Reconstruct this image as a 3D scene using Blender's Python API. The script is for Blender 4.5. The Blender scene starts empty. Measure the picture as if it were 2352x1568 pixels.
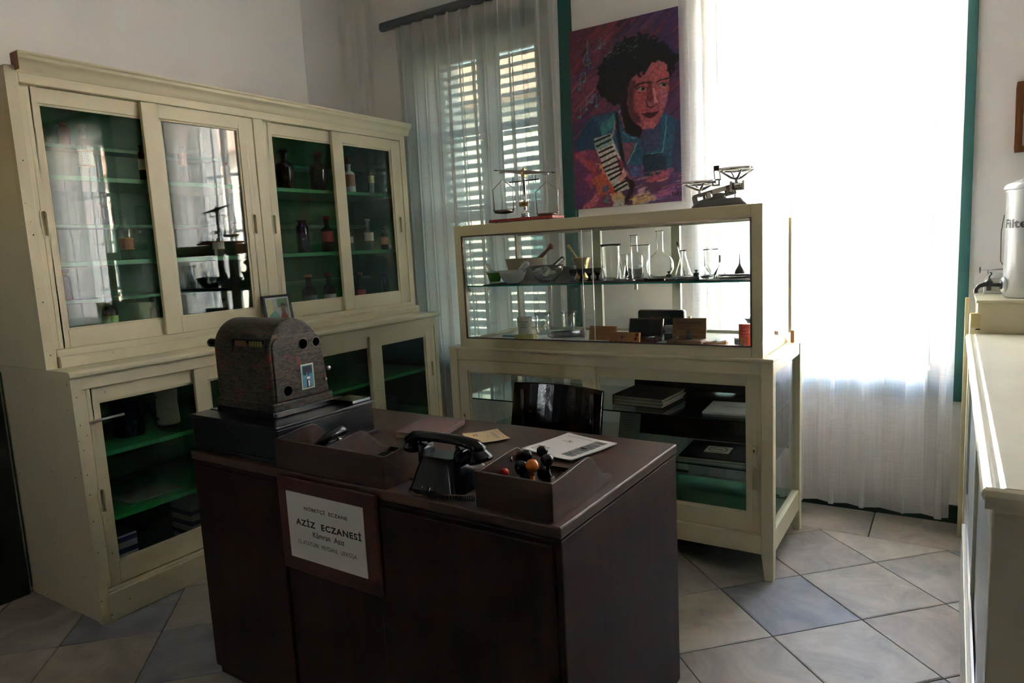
import bpy, bmesh, math, random
import numpy as np
from mathutils import Vector, Matrix, Euler
C = bpy.context.scene.collection
PI = math.pi
def R(d): return math.radians(d)

# ------------------------------------------------------------------ camera
F_PX = 1582.0
cam_d = bpy.data.cameras.new('camera'); cam = bpy.data.objects.new('camera', cam_d); C.objects.link(cam)
cam_d.sensor_width = 36.0; cam_d.lens = F_PX * 36.0 / 2352.0; cam_d.clip_start = .05; cam_d.clip_end = 200
pitch, roll, yaw = .13227, -.05134, -.57277
fwd = Vector((math.sin(yaw)*math.cos(pitch), math.cos(yaw)*math.cos(pitch), -math.sin(pitch)))
rt0 = Vector((math.cos(yaw), -math.sin(yaw), 0)); up0 = rt0.cross(fwd)
rt = rt0*math.cos(roll) + up0*math.sin(roll); up = up0*math.cos(roll) - rt0*math.sin(roll)
m = Matrix((rt, up, -fwd)).transposed().to_4x4(); m.translation = Vector((0, 0, 1.41)); cam.matrix_world = m
bpy.context.scene.camera = cam
# ------------------------------------------------------------------ light, exposure
sc = bpy.context.scene
sc.view_settings.view_transform = 'Standard'; sc.view_settings.look = 'None'
sc.view_settings.gamma = 1; sc.view_settings.use_curve_mapping = False
sc.view_settings.exposure = 5.0
w = bpy.data.worlds.new('world'); sc.world = w; w.use_nodes = True
nt = w.node_tree; bg = nt.nodes['Background']
sky = nt.nodes.new('ShaderNodeTexSky'); sky.sky_type = 'NISHITA'; sky.sun_disc = False
sky.sun_elevation = R(48); sky.sun_rotation = R(150); sky.air_density = 1.2; sky.dust_density = 2.5
wb = nt.nodes.new('ShaderNodeMix'); wb.data_type = 'RGBA'; wb.blend_type = 'MULTIPLY'; wb.inputs[0].default_value = 1; wb.inputs[7].default_value = (1.0, .90, .79, 1)
nt.links.new(sky.outputs[0], wb.inputs[6]); nt.links.new(wb.outputs[2], bg.inputs[0]); bg.inputs[1].default_value = .42
sun_d = bpy.data.lights.new('sun', 'SUN'); sun_d.energy = 7.0; sun_d.angle = R(.6); sun_d.color = (1, .97, .95)
sun = bpy.data.objects.new('sun', sun_d); C.objects.link(sun); sun.rotation_euler = (R(42), 0, R(-14))
def portal(name, x0, x1, z0, z1, y):
    d = bpy.data.lights.new(name, 'AREA'); d.shape = 'RECTANGLE'; d.size = x1-x0; d.size_y = z1-z0
    d.cycles.is_portal = True
    o = bpy.data.objects.new(name, d); C.objects.link(o); o.location = ((x0+x1)/2, y, (z0+z1)/2); o.rotation_euler = (R(-90), 0, 0)
cy = sc.cycles
cy.max_bounces = 14; cy.diffuse_bounces = 6; cy.glossy_bounces = 5; cy.transmission_bounces = 12; cy.transparent_max_bounces = 24
cy.caustics_reflective = False; cy.caustics_refractive = False; cy.sample_clamp_indirect = 6

# ------------------------------------------------------------------ materials
def srgb(r, g, b):
    f = lambda c: (c/255/12.92) if c/255 <= .04045 else ((c/255+.055)/1.055)**2.4
    return (f(r), f(g), f(b), 1)
MATS = {}
def newmat(name):
    m = bpy.data.materials.new(name); m.use_nodes = True; MATS[name] = m
    return m, m.node_tree.nodes, m.node_tree.links, m.node_tree.nodes['Principled BSDF']
def paint(name, col, rough=.45, var=.06, scale=6, bump=.0, bscale=60, metal=0, spec=.5, aniso=None, chips=None):
    m, N, L, b = newmat(name)
    b.inputs['Roughness'].default_value = rough; b.inputs['Metallic'].default_value = metal; b.inputs['Specular IOR Level'].default_value = spec
    tc = N.new('ShaderNodeTexCoord'); mp = N.new('ShaderNodeMapping'); L.new(tc.outputs['Object'], mp.inputs[0])
    if aniso: mp.inputs['Scale'].default_value = aniso
    n = N.new('ShaderNodeTexNoise'); n.inputs['Scale'].default_value = scale; n.inputs['Detail'].default_value = 5; L.new(mp.outputs[0], n.inputs[0])
    mx = N.new('ShaderNodeMix'); mx.data_type = 'RGBA'
    c = Vector(col[:3]); mx.inputs[6].default_value = (*(c*(1-var*2.5)), 1); mx.inputs[7].default_value = (*[min(1, v*(1+var*2.5)) for v in c], 1)
    L.new(n.outputs[0], mx.inputs[0]); out = mx.outputs[2]
    if chips:
        n2 = N.new('ShaderNodeTexNoise'); n2.inputs['Scale'].default_value = 55; n2.inputs['Detail'].default_value = 3; L.new(tc.outputs['Object'], n2.inputs[0])
        rp = N.new('ShaderNodeValToRGB'); rp.color_ramp.elements[0].position = .715; rp.color_ramp.elements[1].position = .73; L.new(n2.outputs[0], rp.inputs[0])
        m2 = N.new('ShaderNodeMix'); m2.data_type = 'RGBA'; L.new(rp.outputs[0], m2.inputs[0]); L.new(out, m2.inputs[6]); m2.inputs[7].default_value = chips; out = m2.outputs[2]
    L.new(out, b.inputs['Base Color'])
    if bump:
        n3 = N.new('ShaderNodeTexNoise'); n3.inputs['Scale'].default_value = bscale; n3.inputs['Detail'].default_value = 4; L.new(mp.outputs[0], n3.inputs[0])
        bp = N.new('ShaderNodeBump'); bp.inputs['Strength'].default_value = bump; bp.inputs['Distance'].default_value = .01
        L.new(n3.outputs[0], bp.inputs['Height']); L.new(bp.outputs[0], b.inputs['Normal'])
    return m
def wood(name, c1, c2, rough=.3, axis='x', scale=5, bump=.05):
    m, N, L, b = newmat(name)
    tc = N.new('ShaderNodeTexCoord'); mp = N.new('ShaderNodeMapping'); L.new(tc.outputs['Object'], mp.inputs[0])
    mp.inputs['Scale'].default_value = {'x': (1, 9, 9), 'y': (9, 1, 9), 'z': (9, 9, 1)}[axis]
    n = N.new('ShaderNodeTexNoise'); n.inputs['Scale'].default_value = scale; n.inputs['Detail'].default_value = 7; n.inputs['Distortion'].default_value = .6
    L.new(mp.outputs[0], n.inputs[0])
    rp = N.new('ShaderNodeValToRGB'); rp.color_ramp.elements[0].position = .33; rp.color_ramp.elements[1].position = .68
    rp.color_ramp.elements[0].color = c1; rp.color_ramp.elements[1].color = c2
    L.new(n.outputs[0], rp.inputs[0]); L.new(rp.outputs[0], b.inputs['Base Color']); b.inputs['Roughness'].default_value = rough
    bp = N.new('ShaderNodeBump'); bp.inputs['Strength'].default_value = bump; bp.inputs['Distance'].default_value = .005
    L.new(n.outputs[0], bp.inputs['Height']); L.new(bp.outputs[0], b.inputs['Normal'])
    return m
def thin_glass(name, tint, refl=1.0, rough=0.0, f0=.04):
    m, N, L, b = newmat(name); N.remove(b); out = N['Material Output']
    g = N.new('ShaderNodeNewGeometry'); dt = N.new('ShaderNodeVectorMath'); dt.operation = 'DOT_PRODUCT'
    L.new(g.outputs['Incoming'], dt.inputs[0]); L.new(g.outputs['Normal'], dt.inputs[1])
    def mth(op, a, bv):
        q = N.new('ShaderNodeMath'); q.operation = op
        for i, v in enumerate((a, bv)):
            if v is None: continue
            if isinstance(v, (int, float)): q.inputs[i].default_value = v
            else: L.new(v, q.inputs[i])
        return q.outputs[0]
    a = mth('ABSOLUTE', dt.outputs['Value'], None); a = mth('SUBTRACT', 1.0, a); a = mth('POWER', a, 5.0)
    a = mth('MULTIPLY', a, (1-f0)*refl); a = mth('ADD', a, f0*refl)
    t = N.new('ShaderNodeBsdfTransparent'); t.inputs[0].default_value = tint
    gl = N.new('ShaderNodeBsdfGlossy'); gl.inputs['Roughness'].default_value = rough
    mx = N.new('ShaderNodeMixShader'); L.new(a, mx.inputs[0]); L.new(t.outputs[0], mx.inputs[1]); L.new(gl.outputs[0], mx.inputs[2]); L.new(mx.outputs[0], out.inputs[0])
    return m
def real_glass(name, col, rough=0.0, ior=1.47):
    m, N, L, b = newmat(name)
    b.inputs['Base Color'].default_value = col; b.inputs['Transmission Weight'].default_value = 1; b.inputs['Roughness'].default_value = rough; b.inputs['IOR'].default_value = ior
    return m
def metal(name, col, rough): return paint(name, col, rough, .04, 20, metal=1)
CREAM = paint('cream_paint', srgb(212, 205, 174), .42, .035, 3, .02, 40, chips=None, aniso=(1, 1, 1))
CREAMW = paint('worn_cream_paint', srgb(206, 199, 168), .4, .05, 4, .05, 30, chips=srgb(120, 95, 60))
GREYCREAM = paint('grey_cream_paint', srgb(196, 196, 178), .33, .05, 5, .03, 30)
WHITEWALL = paint('white_plaster', srgb(238, 237, 236), .85, .012, 2, .12, 14)
DIMWALL = paint('dark_low_bounce_wall', srgb(92, 80, 68), .8, .1, 2)  # unseen walls darkened to cut bounce light in the room; no shelving stands there
SLAT = paint('pale_mint_slat_paint', srgb(96, 138, 130), .5, .03, 5)
CEIL = paint('ceiling_paint', srgb(225, 222, 215), .9, .01, 2)
GREEN_IN = paint('green_shelf_paint', srgb(24, 98, 52), .5, .10, 7, .04, 40)
GREEN_SH = paint('pale_green_shelf_paint', srgb(36, 122, 66), .4, .12, 9, .04, 40)
TEAL = paint('teal_window_paint', srgb(44, 94, 90), .5, .06, 5)
GREENFLOOR = paint('green_baize', srgb(28, 84, 50), .8, .1, 10)
DOORDARK = paint('dark_door_paint', srgb(14, 20, 16), .6, .05, 5)
DESK = wood('dark_desk_veneer', srgb(26, 9, 5), srgb(48, 17, 9), .45, 'z', 3, .03)
DESK.node_tree.nodes['Principled BSDF'].inputs['Specular IOR Level'].default_value = .2
DESKTOP = wood('dark_desk_top', srgb(52, 30, 22), srgb(76, 47, 35), .42, 'x', 3, .03)
TRAYW = wood('tray_wood', srgb(36, 19, 12), srgb(66, 36, 22), .4, 'x', 3, .05)
BROWNBACK = paint('brown_board', srgb(62, 36, 28), .6, .1, 4)
CHAIRW = paint('chair_lacquer', srgb(26, 14, 10), .16, .1, 4, .12, 25)
LIGHTWOOD = wood('light_wood', srgb(150, 96, 50), srgb(184, 126, 72), .5, 'x', 5)
OLDWOOD = wood('weathered_wood', srgb(112, 78, 56), srgb(150, 110, 82), .6, 'x', 5)
MAHOG = wood('mahogany', srgb(60, 22, 18), srgb(92, 36, 30), .3, 'x', 5)
REDWOOD = wood('red_wood', srgb(116, 34, 24), srgb(156, 52, 38), .35, 'x', 5)
FRAMEW = wood('frame_wood', srgb(96, 56, 28), srgb(134, 84, 44), .45, 'z', 6)
PESTLEW = wood('pestle_wood', srgb(110, 60, 36), srgb(140, 82, 52), .5, 'z', 8)
SIGNW = wood('sign_board_wood', srgb(52, 18, 15), srgb(74, 26, 20), .4, 'x', 4)
HOLE = paint('hole_black', srgb(3, 3, 3), 1.0, 0, spec=0)
BLACK = paint('black_gloss', srgb(12, 12, 13), .18, .02, 5)
BLACKM = paint('black_matt', srgb(16, 16, 17), .6, .05, 5)
BLACKWOOD = paint('black_lacquered_wood', srgb(14, 14, 17), .3, .1, 6, .05, 30)
BAKELITE = paint('bakelite', srgb(11, 12, 13), .2, .03, 6, spec=.35)
WHITEP = paint('white_paper', srgb(205, 204, 204), .8, .01, 6)
SIGNP = paint('sign_white', srgb(222, 222, 216), .5, .01, 4)
YELLOWP = paint('yellowed_paper', srgb(206, 186, 146), .85, .04, 12)
PAPERBLOCK = paint('page_block', srgb(176, 158, 128), .85, .06, 40, aniso=(1, 1, 40))
BOOKC = paint('faded_book_cloth', srgb(122, 96, 92), .8, .06, 20)
INK = paint('ink', srgb(20, 20, 22), .6, 0)
GREYINK = paint('grey_ink', srgb(120, 120, 122), .7, .1, 30)
GOLDINK = paint('gold_ink', srgb(190, 140, 50), .5, .02)
CHROME = metal('chrome', (.75, .76, .78, 1), .14)
STEEL = metal('dull_steel', (.36, .35, .34, 1), .32)
DARKSTEEL = metal('dark_steel', (.10, .10, .10, 1), .35)
BRASS = metal('brass', (.50, .36, .16, 1), .32)
PANM = metal('bronze_pan', (.18, .14, .13, 1), .35)
IRON = paint('cast_iron', srgb(72, 80, 76), .55, .08, 14)
GREYM = paint('grey_enamel_base', srgb(78, 78, 80), .45, .05, 8)
ENAMEL = paint('white_enamel', srgb(208, 212, 210), .2, .02, 4)
ENAMELG = paint('grey_white_enamel', srgb(182, 186, 184), .25, .04, 4)
PORC = paint('white_porcelain', srgb(224, 228, 232), .15, .01, 4)
OPAL, N, L, b = newmat('opal_glass'); b.inputs['Base Color'].default_value = srgb(226, 230, 234); b.inputs['Roughness'].default_value = .12
_t = N.new('ShaderNodeBsdfTranslucent'); _t.inputs[0].default_value = srgb(226, 230, 234); _m = N.new('ShaderNodeMixShader'); _m.inputs[0].default_value = .45; L.new(b.outputs[0], _m.inputs[1]); L.new(_t.outputs[0], _m.inputs[2]); L.new(_m.outputs[0], N['Material Output'].inputs[0])
PORCB = paint('beige_stoneware', srgb(178, 168, 146), .5, .03, 4)
GREENG = real_glass('dark_green_glaze', srgb(50, 90, 30)); 
GREENGL = paint('green_glaze', srgb(58, 112, 36), .2, .05, 4)
PLASTICG = paint('grey_plastic', srgb(150, 150, 146), .35, .02, 4)
NAVY = paint('navy_card', srgb(34, 42, 58), .5, .03, 4)
BLUEC = paint('blue_card', srgb(70, 120, 150), .6, .05, 10)
YGREEN = paint('yellow_green_card', srgb(176, 176, 112), .6, .04, 10)
REDP = paint('red_print', srgb(176, 52, 44), .45, .03, 8)
REDB = paint('red_gloss', srgb(190, 22, 20), .2, .02, 8)
AMBERB = paint('amber_gloss', srgb(190, 104, 28), .2, .1, 8)
LABELP = paint('label_paper', srgb(190, 186, 170), .6, .05, 30)
LABELG = paint('green_label', srgb(130, 168, 88), .6, .05, 30)
LABELBR = paint('brown_label', srgb(150, 100, 70), .6, .05, 30)
LABELR = paint('red_label', srgb(170, 44, 40), .6, .05, 30)
DARKCAP = paint('dark_cap', srgb(30, 26, 24), .4, .05)
REDCAP = paint('red_cap', srgb(120, 20, 20), .4, .05)
CORK = paint('cork', srgb(150, 116, 76), .8, .15, 40)
RAIL = paint('grey_rail', srgb(92, 96, 100), .35, .02)
ROD_TRIM = paint('mauve_metal_trim', srgb(120, 104, 102), .25, .04, 10, metal=.6)
ORANGEBK = paint('orange_block', srgb(206, 150, 98), .6, .04)
YBLOCK = paint('yellow_block', srgb(206, 190, 140), .6, .03)
BLUEW = paint('blue_stripe', srgb(36, 48, 110), .5, .03)
NAVYCAN = paint('navy_enamel', srgb(16, 18, 50), .25, .03)
FACADE = paint('facade_stone', srgb(212, 202, 186), .9, .04, 2)
ROOFT = paint('roof_clay', srgb(186, 150, 126), .9, .1, 3)
STREET = paint('street_paving', srgb(196, 190, 178), .9, .05, 3)
GROUT = paint('floor_joint', srgb(70, 62, 54), .95, .25, 25)
BROWNCORD = paint('brown_cord', srgb(96, 70, 52), .8, .1, 60)
PANE = thin_glass('window_pane', (.985, .99, .988, 1))
DIMPANE = thin_glass('mint_dimming_pane', (.27, .305, .295, 1))  # tint added to the shuttered window's glass to dim the daylight between the slats
CABPANE = thin_glass('cabinet_pane', (.93, .97, .95, 1), .8)
CASEPANE = thin_glass('case_pane', (.985, .995, .99, 1), .8)
SHELFG = thin_glass('glass_shelf', (.86, .94, .92, 1), 1.3)
EDGEG = paint('glass_edge', srgb(40, 150, 138), .12, .1, 30)
EDGEW = paint('polished_glass_edge', srgb(226, 232, 230), .1, .02, 30)
CLEARG = real_glass('clear_glass', (.97, .985, .98, 1))
def body_glass(name, tint, body, mixf, f0=.09):
    m = thin_glass(name, tint, 1.3, .04, f0); N, L = m.node_tree.nodes, m.node_tree.links
    out = N['Material Output']; top = out.inputs[0].links[0].from_node
    df = N.new('ShaderNodeBsdfDiffuse'); df.inputs[0].default_value = body; tl = N.new('ShaderNodeBsdfTranslucent'); tl.inputs[0].default_value = body
    a = N.new('ShaderNodeMixShader'); L.new(df.outputs[0], a.inputs[1]); L.new(tl.outputs[0], a.inputs[2])
    b = N.new('ShaderNodeMixShader'); b.inputs[0].default_value = mixf; tr = top.inputs[1].links[0].from_node
    L.new(tr.outputs[0], b.inputs[1]); L.new(a.outputs[0], b.inputs[2]); L.new(b.outputs[0], top.inputs[1]); return m
CLEARG2 = body_glass('clear_bottle_glass', (.84, .90, .87, 1), (.6, .65, .62, 1), .10, .10)
AMBERG = body_glass('amber_glass', (.55, .22, .05, 1), (.55, .17, .02, 1), .55, .06)
BROWNG = body_glass('brown_glass', (.16, .07, .05, 1), (.05, .022, .014, 1), .6, .045)
COBALTG = body_glass('cobalt_glass', (.03, .03, .25, 1), (.012, .014, .10, 1), .6, .05)
DARKG = body_glass('dark_glass', (.10, .08, .07, 1), (.022, .017, .014, 1), .6, .045)
COBALTS = paint('solid_cobalt_glass', srgb(10, 10, 34), .08, .02)
TUMBLER = thin_glass('tumbler_glass', (.93, .95, .94, 1), 2.2, .02, .06)
FROST = thin_glass('frosted_glass', (.70, .72, .74, 1), 2.0, .3, .10)
# register crinkle finish with red rubbed patches
m, N, L, b = newmat('crinkle_register')
tc = N.new('ShaderNodeTexCoord'); mp = N.new('ShaderNodeMapping'); mp.inputs['Scale'].default_value = (1, 1, 4.5); L.new(tc.outputs['Object'], mp.inputs[0])
n1 = N.new('ShaderNodeTexNoise'); n1.inputs['Scale'].default_value = 34; n1.inputs['Detail'].default_value = 3; n1.inputs['Distortion'].default_value = 1.4; L.new(mp.outputs[0], n1.inputs[0])
r1 = N.new('ShaderNodeValToRGB'); r1.color_ramp.elements[0].position = .42; r1.color_ramp.elements[1].position = .58; r1.color_ramp.elements[0].color = srgb(26, 22, 17); r1.color_ramp.elements[1].color = srgb(68, 57, 43); L.new(n1.outputs[0], r1.inputs[0])
n2 = N.new('ShaderNodeTexNoise'); n2.inputs['Scale'].default_value = 22; n2.inputs['Detail'].default_value = 8; n2.inputs['Roughness'].default_value = .7; L.new(tc.outputs['Object'], n2.inputs[0])
r2 = N.new('ShaderNodeValToRGB'); r2.color_ramp.elements[0].position = .585; r2.color_ramp.elements[1].position = .615; L.new(n2.outputs[0], r2.inputs[0])
mx = N.new('ShaderNodeMix'); mx.data_type = 'RGBA'; L.new(r2.outputs[0], mx.inputs[0]); L.new(r1.outputs[0], mx.inputs[6]); mx.inputs[7].default_value = srgb(98, 36, 32); L.new(mx.outputs[2], b.inputs['Base Color'])
b.inputs['Roughness'].default_value = .38; b.inputs['Specular IOR Level'].default_value = .3
bp = N.new('ShaderNodeBump'); bp.inputs['Strength'].default_value = .35; bp.inputs['Distance'].default_value = .002; L.new(n1.outputs[0], bp.inputs['Height']); L.new(bp.outputs[0], b.inputs['Normal'])
CRINKLE = m
# floor tile: each object its own hue
m, N, L, b = newmat('stone_tile')
tc = N.new('ShaderNodeTexCoord'); oi = N.new('ShaderNodeObjectInfo')
rp = N.new('ShaderNodeValToRGB'); cr = rp.color_ramp; cr.interpolation = 'LINEAR'
cr.elements[0].color = srgb(172, 168, 161); cr.elements[1].color = srgb(160, 158, 156)
for p, c in ((.25, (180, 171, 158)), (.5, (146, 149, 157)), (.62, (184, 179, 168)), (.8, (176, 162, 146))):
    e = cr.elements.new(p); e.color = srgb(*c)
L.new(oi.outputs['Random'], rp.inputs[0])
va = N.new('ShaderNodeVectorMath'); va.operation = 'ADD'; L.new(tc.outputs['Object'], va.inputs[0]); L.new(oi.outputs['Random'], va.inputs[1])
n1 = N.new('ShaderNodeTexNoise'); n1.inputs['Scale'].default_value = 5; n1.inputs['Detail'].default_value = 8; n1.inputs['Roughness'].default_value = .65; n1.inputs['Distortion'].default_value = .8; L.new(va.outputs[0], n1.inputs[0])
r2 = N.new('ShaderNodeValToRGB'); r2.color_ramp.elements[0].position = .3; r2.color_ramp.elements[1].position = .75; r2.color_ramp.elements[0].color = (.55, .55, .56, 1); r2.color_ramp.elements[1].color = (1.12, 1.1, 1.06, 1); L.new(n1.outputs[0], r2.inputs[0])
mu = N.new('ShaderNodeMix'); mu.data_type = 'RGBA'; mu.blend_type = 'MULTIPLY'; mu.inputs[0].default_value = 1; L.new(rp.outputs[0], mu.inputs[6]); L.new(r2.outputs[0], mu.inputs[7]); L.new(mu.outputs[2], b.inputs['Base Color'])
b.inputs['Roughness'].default_value = .5
bp = N.new('ShaderNodeBump'); bp.inputs['Strength'].default_value = .5; bp.inputs['Distance'].default_value = .006; L.new(n1.outputs[0], bp.inputs['Height']); L.new(bp.outputs[0], b.inputs['Normal'])
TILE = m
# sheer curtain
def sheer(name, col, trans):
    m, N, L, b = newmat(name); N.remove(b); out = N['Material Output']
    tc = N.new('ShaderNodeTexCoord')
    def thread(sc_):
        mp = N.new('ShaderNodeMapping'); mp.inputs['Scale'].default_value = sc_; L.new(tc.outputs['UV'], mp.inputs[0])
        n = N.new('ShaderNodeTexNoise'); n.inputs['Scale'].default_value = 1; n.inputs['Detail'].default_value = 2; L.new(mp.outputs[0], n.inputs[0]); return n
    a = thread((420, 10, 1)); c = thread((20, 500, 1))
    ad = N.new('ShaderNodeMath'); ad.operation = 'ADD'; L.new(a.outputs[0], ad.inputs[0]); L.new(c.outputs[0], ad.inputs[1])
    ma = N.new('ShaderNodeMath'); ma.operation = 'MULTIPLY_ADD'; L.new(ad.outputs[0], ma.inputs[0]); ma.inputs[1].default_value = .2; ma.inputs[2].default_value = trans-.2
    tr = N.new('ShaderNodeBsdfTransparent'); tl = N.new('ShaderNodeBsdfTranslucent'); df = N.new('ShaderNodeBsdfDiffuse')
    tl.inputs[0].default_value = col; df.inputs[0].default_value = col
    m1 = N.new('ShaderNodeMixShader'); m1.inputs[0].default_value = .42; L.new(tl.outputs[0], m1.inputs[1]); L.new(df.outputs[0], m1.inputs[2])
    m2 = N.new('ShaderNodeMixShader'); L.new(ma.outputs[0], m2.inputs[0]); L.new(m1.outputs[0], m2.inputs[1]); L.new(tr.outputs[0], m2.inputs[2]); L.new(m2.outputs[0], out.inputs[0])
    return m
SHEER2 = sheer('dense_sheer_voile', (.90, .88, .86, 1), .22)
SHEER = sheer('sheer_voile', (.90, .89, .90, 1), .38)

# ------------------------------------------------------------------ mesh helpers
class MB:
    def __init__(s): s.v = []; s.f = []; s.sm = []
    def add(s, vs, fs, smooth=False):
        o = len(s.v); s.v += [tuple(v) for v in vs]; s.f += [tuple(i+o for i in f) for f in fs]; s.sm += [smooth]*len(fs); return s
    def box(s, x0, x1, y0, y1, z0, z1):
        if x0 > x1: x0, x1 = x1, x0
        if y0 > y1: y0, y1 = y1, y0
        if z0 > z1: z0, z1 = z1, z0
        v = [(x0,y0,z0),(x1,y0,z0),(x1,y1,z0),(x0,y1,z0),(x0,y0,z1),(x1,y0,z1),(x1,y1,z1),(x0,y1,z1)]
        return s.add(v, [(0,3,2,1),(4,5,6,7),(0,1,5,4),(1,2,6,5),(2,3,7,6),(3,0,4,7)])
    def prism(s, pts, axis, a0, a1, smooth=False):
        n = len(pts)
        def P(p, a): return {'x': (a, p[0], p[1]), 'y': (p[0], a, p[1]), 'z': (p[0], p[1], a)}[axis]
        v = [P(p, a0) for p in pts] + [P(p, a1) for p in pts]
        s.add(v, [tuple(range(n)), tuple(range(2*n-1, n-1, -1))])
        return s.add(v, [(i, (i+1) % n, (i+1) % n+n, i+n) for i in range(n)], smooth)
    def lathe(s, prof, c=(0,0,0), n=24, rot=None, close=False, smooth=True):
        c = Vector(c); v = []
        for r, z in prof:
            for k in range(n):
                a = 2*PI*k/n; p = Vector((r*math.cos(a), r*math.sin(a), z))
                if rot is not None: p = rot @ p
                v.append(p+c)
        f = []
        m_ = len(prof); rng = range(m_) if close else range(m_-1)
        for i in rng:
            j = (i+1) % m_
            for k in range(n):
                f.append((i*n+k, i*n+(k+1) % n, j*n+(k+1) % n, j*n+k))
        if not close:
            if prof[0][0] > 1e-6: f.append(tuple(range(n-1, -1, -1)))
            if prof[-1][0] > 1e-6: f.append(tuple((m_-1)*n+k for k in range(n)))
        return s.add(v, f, smooth)
    def tube(s, path, r, n=8, caps=True):
        P = [Vector(p) for p in path]; rr = r if isinstance(r, (list, tuple)) else [r]*len(P)
        v = []; nrm = None
        for i, p in enumerate(P):
            t = (P[min(i+1, len(P)-1)]-P[max(i-1, 0)]).normalized()
            if nrm is None:
                nrm = t.orthogonal().normalized()
            nrm = (nrm - t*nrm.dot(t)).normalized(); bn = t.cross(nrm)
            for k in range(n):
                a = 2*PI*k/n; v.append(p+(nrm*math.cos(a)+bn*math.sin(a))*rr[i])
        f = [(i*n+k, i*n+(k+1) % n, (i+1)*n+(k+1) % n, (i+1)*n+k) for i in range(len(P)-1) for k in range(n)]
        if caps: f += [tuple(range(n-1, -1, -1)), tuple((len(P)-1)*n+k for k in range(n))]
        return s.add(v, f, True)
    def loft(s, secs, smooth=False, caps=True):
        n = len(secs[0]); v = [p for q in secs for p in q]
        f = [(i*n+k, i*n+(k+1) % n, (i+1)*n+(k+1) % n, (i+1)*n+k) for i in range(len(secs)-1) for k in range(n)]
        s.add(v, f, smooth)
        if caps: s.add(v, [tuple(range(n-1, -1, -1)), tuple((len(secs)-1)*n+k for k in range(n))])
        return s
    def sphere(s, c, r, n=16, m=10, sc_=(1,1,1)):
        return s.add([(c[0]+r*sc_[0]*math.sin(PI*i/m)*math.cos(2*PI*k/n), c[1]+r*sc_[1]*math.sin(PI*i/m)*math.sin(2*PI*k/n), c[2]+r*sc_[2]*math.cos(PI*i/m)) for i in range(m+1) for k in range(n)],
              [(i*n+k, (i+1)*n+k, (i+1)*n+(k+1) % n, i*n+(k+1) % n) for i in range(m) for k in range(n)], True)
    def xf(s, M):
        s.v = [tuple(M @ Vector(p)) for p in s.v]; return s
def rrect(w_, d_, r, z, n=4, cx=0, cy_=0):
    pts = []
    for (sx, sy, a0) in ((1,1,0),(-1,1,90),(-1,-1,180),(1,-1,270)):
        for k in range(n+1):
            a = R(a0+90*k/n); pts.append((cx+sx*(w_/2-r)+r*math.cos(a), cy_+sy*(d_/2-r)+r*math.sin(a), z))
    return pts
def obj(name, mb, mat, parent=None, off=None, bevel=0, seg=2, label=None, clean=True):
    me = bpy.data.meshes.new(name); o3 = Vector(off) if off is not None else Vector((0,0,0))
    me.from_pydata([tuple(Vector(p)-o3) for p in mb.v], [], mb.f)
    for p, q in zip(me.polygons, mb.sm): p.use_smooth = q
    if clean:
        bm = bmesh.new(); bm.from_mesh(me); bmesh.ops.remove_doubles(bm, verts=bm.verts, dist=1e-5)
        bmesh.ops.recalc_face_normals(bm, faces=bm.faces); bm.to_mesh(me); bm.free()
    me.materials.append(mat)
    o = bpy.data.objects.new(name, me); C.objects.link(o)
    if parent is not None: o.parent = parent
    elif off is not None: o.location = o3
    if bevel:
        b = o.modifiers.new('bevel', 'BEVEL'); b.width = bevel; b.segments = seg; b.limit_method = 'ANGLE'; b.angle_limit = R(40); b.harden_normals = False
    if label: o['label'] = label
    return o
def thing(name, label, cat, loc=(0,0,0), rz=0, group=None):
    o = bpy.data.objects.new(name, None); C.objects.link(o); o.location = loc; o.rotation_euler = (0, 0, rz); o.empty_display_size = .05
    o['label'] = label; o['category'] = cat
    if group: o['group'] = group
    return o
def tag(o, label, cat, group=None):
    o['label'] = label; o['category'] = cat
    if group: o['group'] = group
    return o
def struct(o, label=None):
    o['kind'] = 'structure'
    if label: o['label'] = label
    return o
def text_mb(body, width=None, height=None, bold=0, spacing=1.0, align='CENTER'):
    cu = bpy.data.curves.new('tmp', 'FONT'); cu.body = body; cu.size = 1; cu.offset = bold; cu.space_character = spacing; cu.extrude = 0; cu.resolution_u = 3
    ob = bpy.data.objects.new('tmp', cu); C.objects.link(ob); bpy.context.view_layer.update()
    me = bpy.data.meshes.new_from_object(ob.evaluated_get(bpy.context.evaluated_depsgraph_get()))
    mb = MB(); mb.add([v.co[:] for v in me.vertices], [tuple(p.vertices) for p in me.polygons])
    bpy.data.objects.remove(ob); bpy.data.curves.remove(cu); bpy.data.meshes.remove(me)
    xs = [p[0] for p in mb.v]; ys = [p[1] for p in mb.v]; x0, x1, y0, y1 = min(xs), max(xs), min(ys), max(ys)
    sx = width/(x1-x0) if width else (height/(y1-y0)); sy = height/(y1-y0) if height else sx
    mb.v = [((p[0]-(x0+x1)/2)*sx, (p[1]-y0)*sy, 0) for p in mb.v]
    return mb
def place(mb, o, u, v, eps=.0006):
    u = Vector(u).normalized(); v = Vector(v).normalized(); n = u.cross(v); o = Vector(o)
    mb.v = [tuple(o+u*p[0]+v*p[1]+n*(eps+p[2])) for p in mb.v]; return mb
def lines_mb(rows, w_, h_, dy, rnd, x0=0):
    mb = MB()
    for i in range(rows):
        ww = w_*rnd.uniform(.6, 1); mb.add([(x0-ww/2, -i*dy, 0), (x0+ww/2, -i*dy, 0), (x0+ww/2, -i*dy-h_, 0), (x0-ww/2, -i*dy-h_, 0)], [(0,3,2,1)])
    return mb

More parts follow.
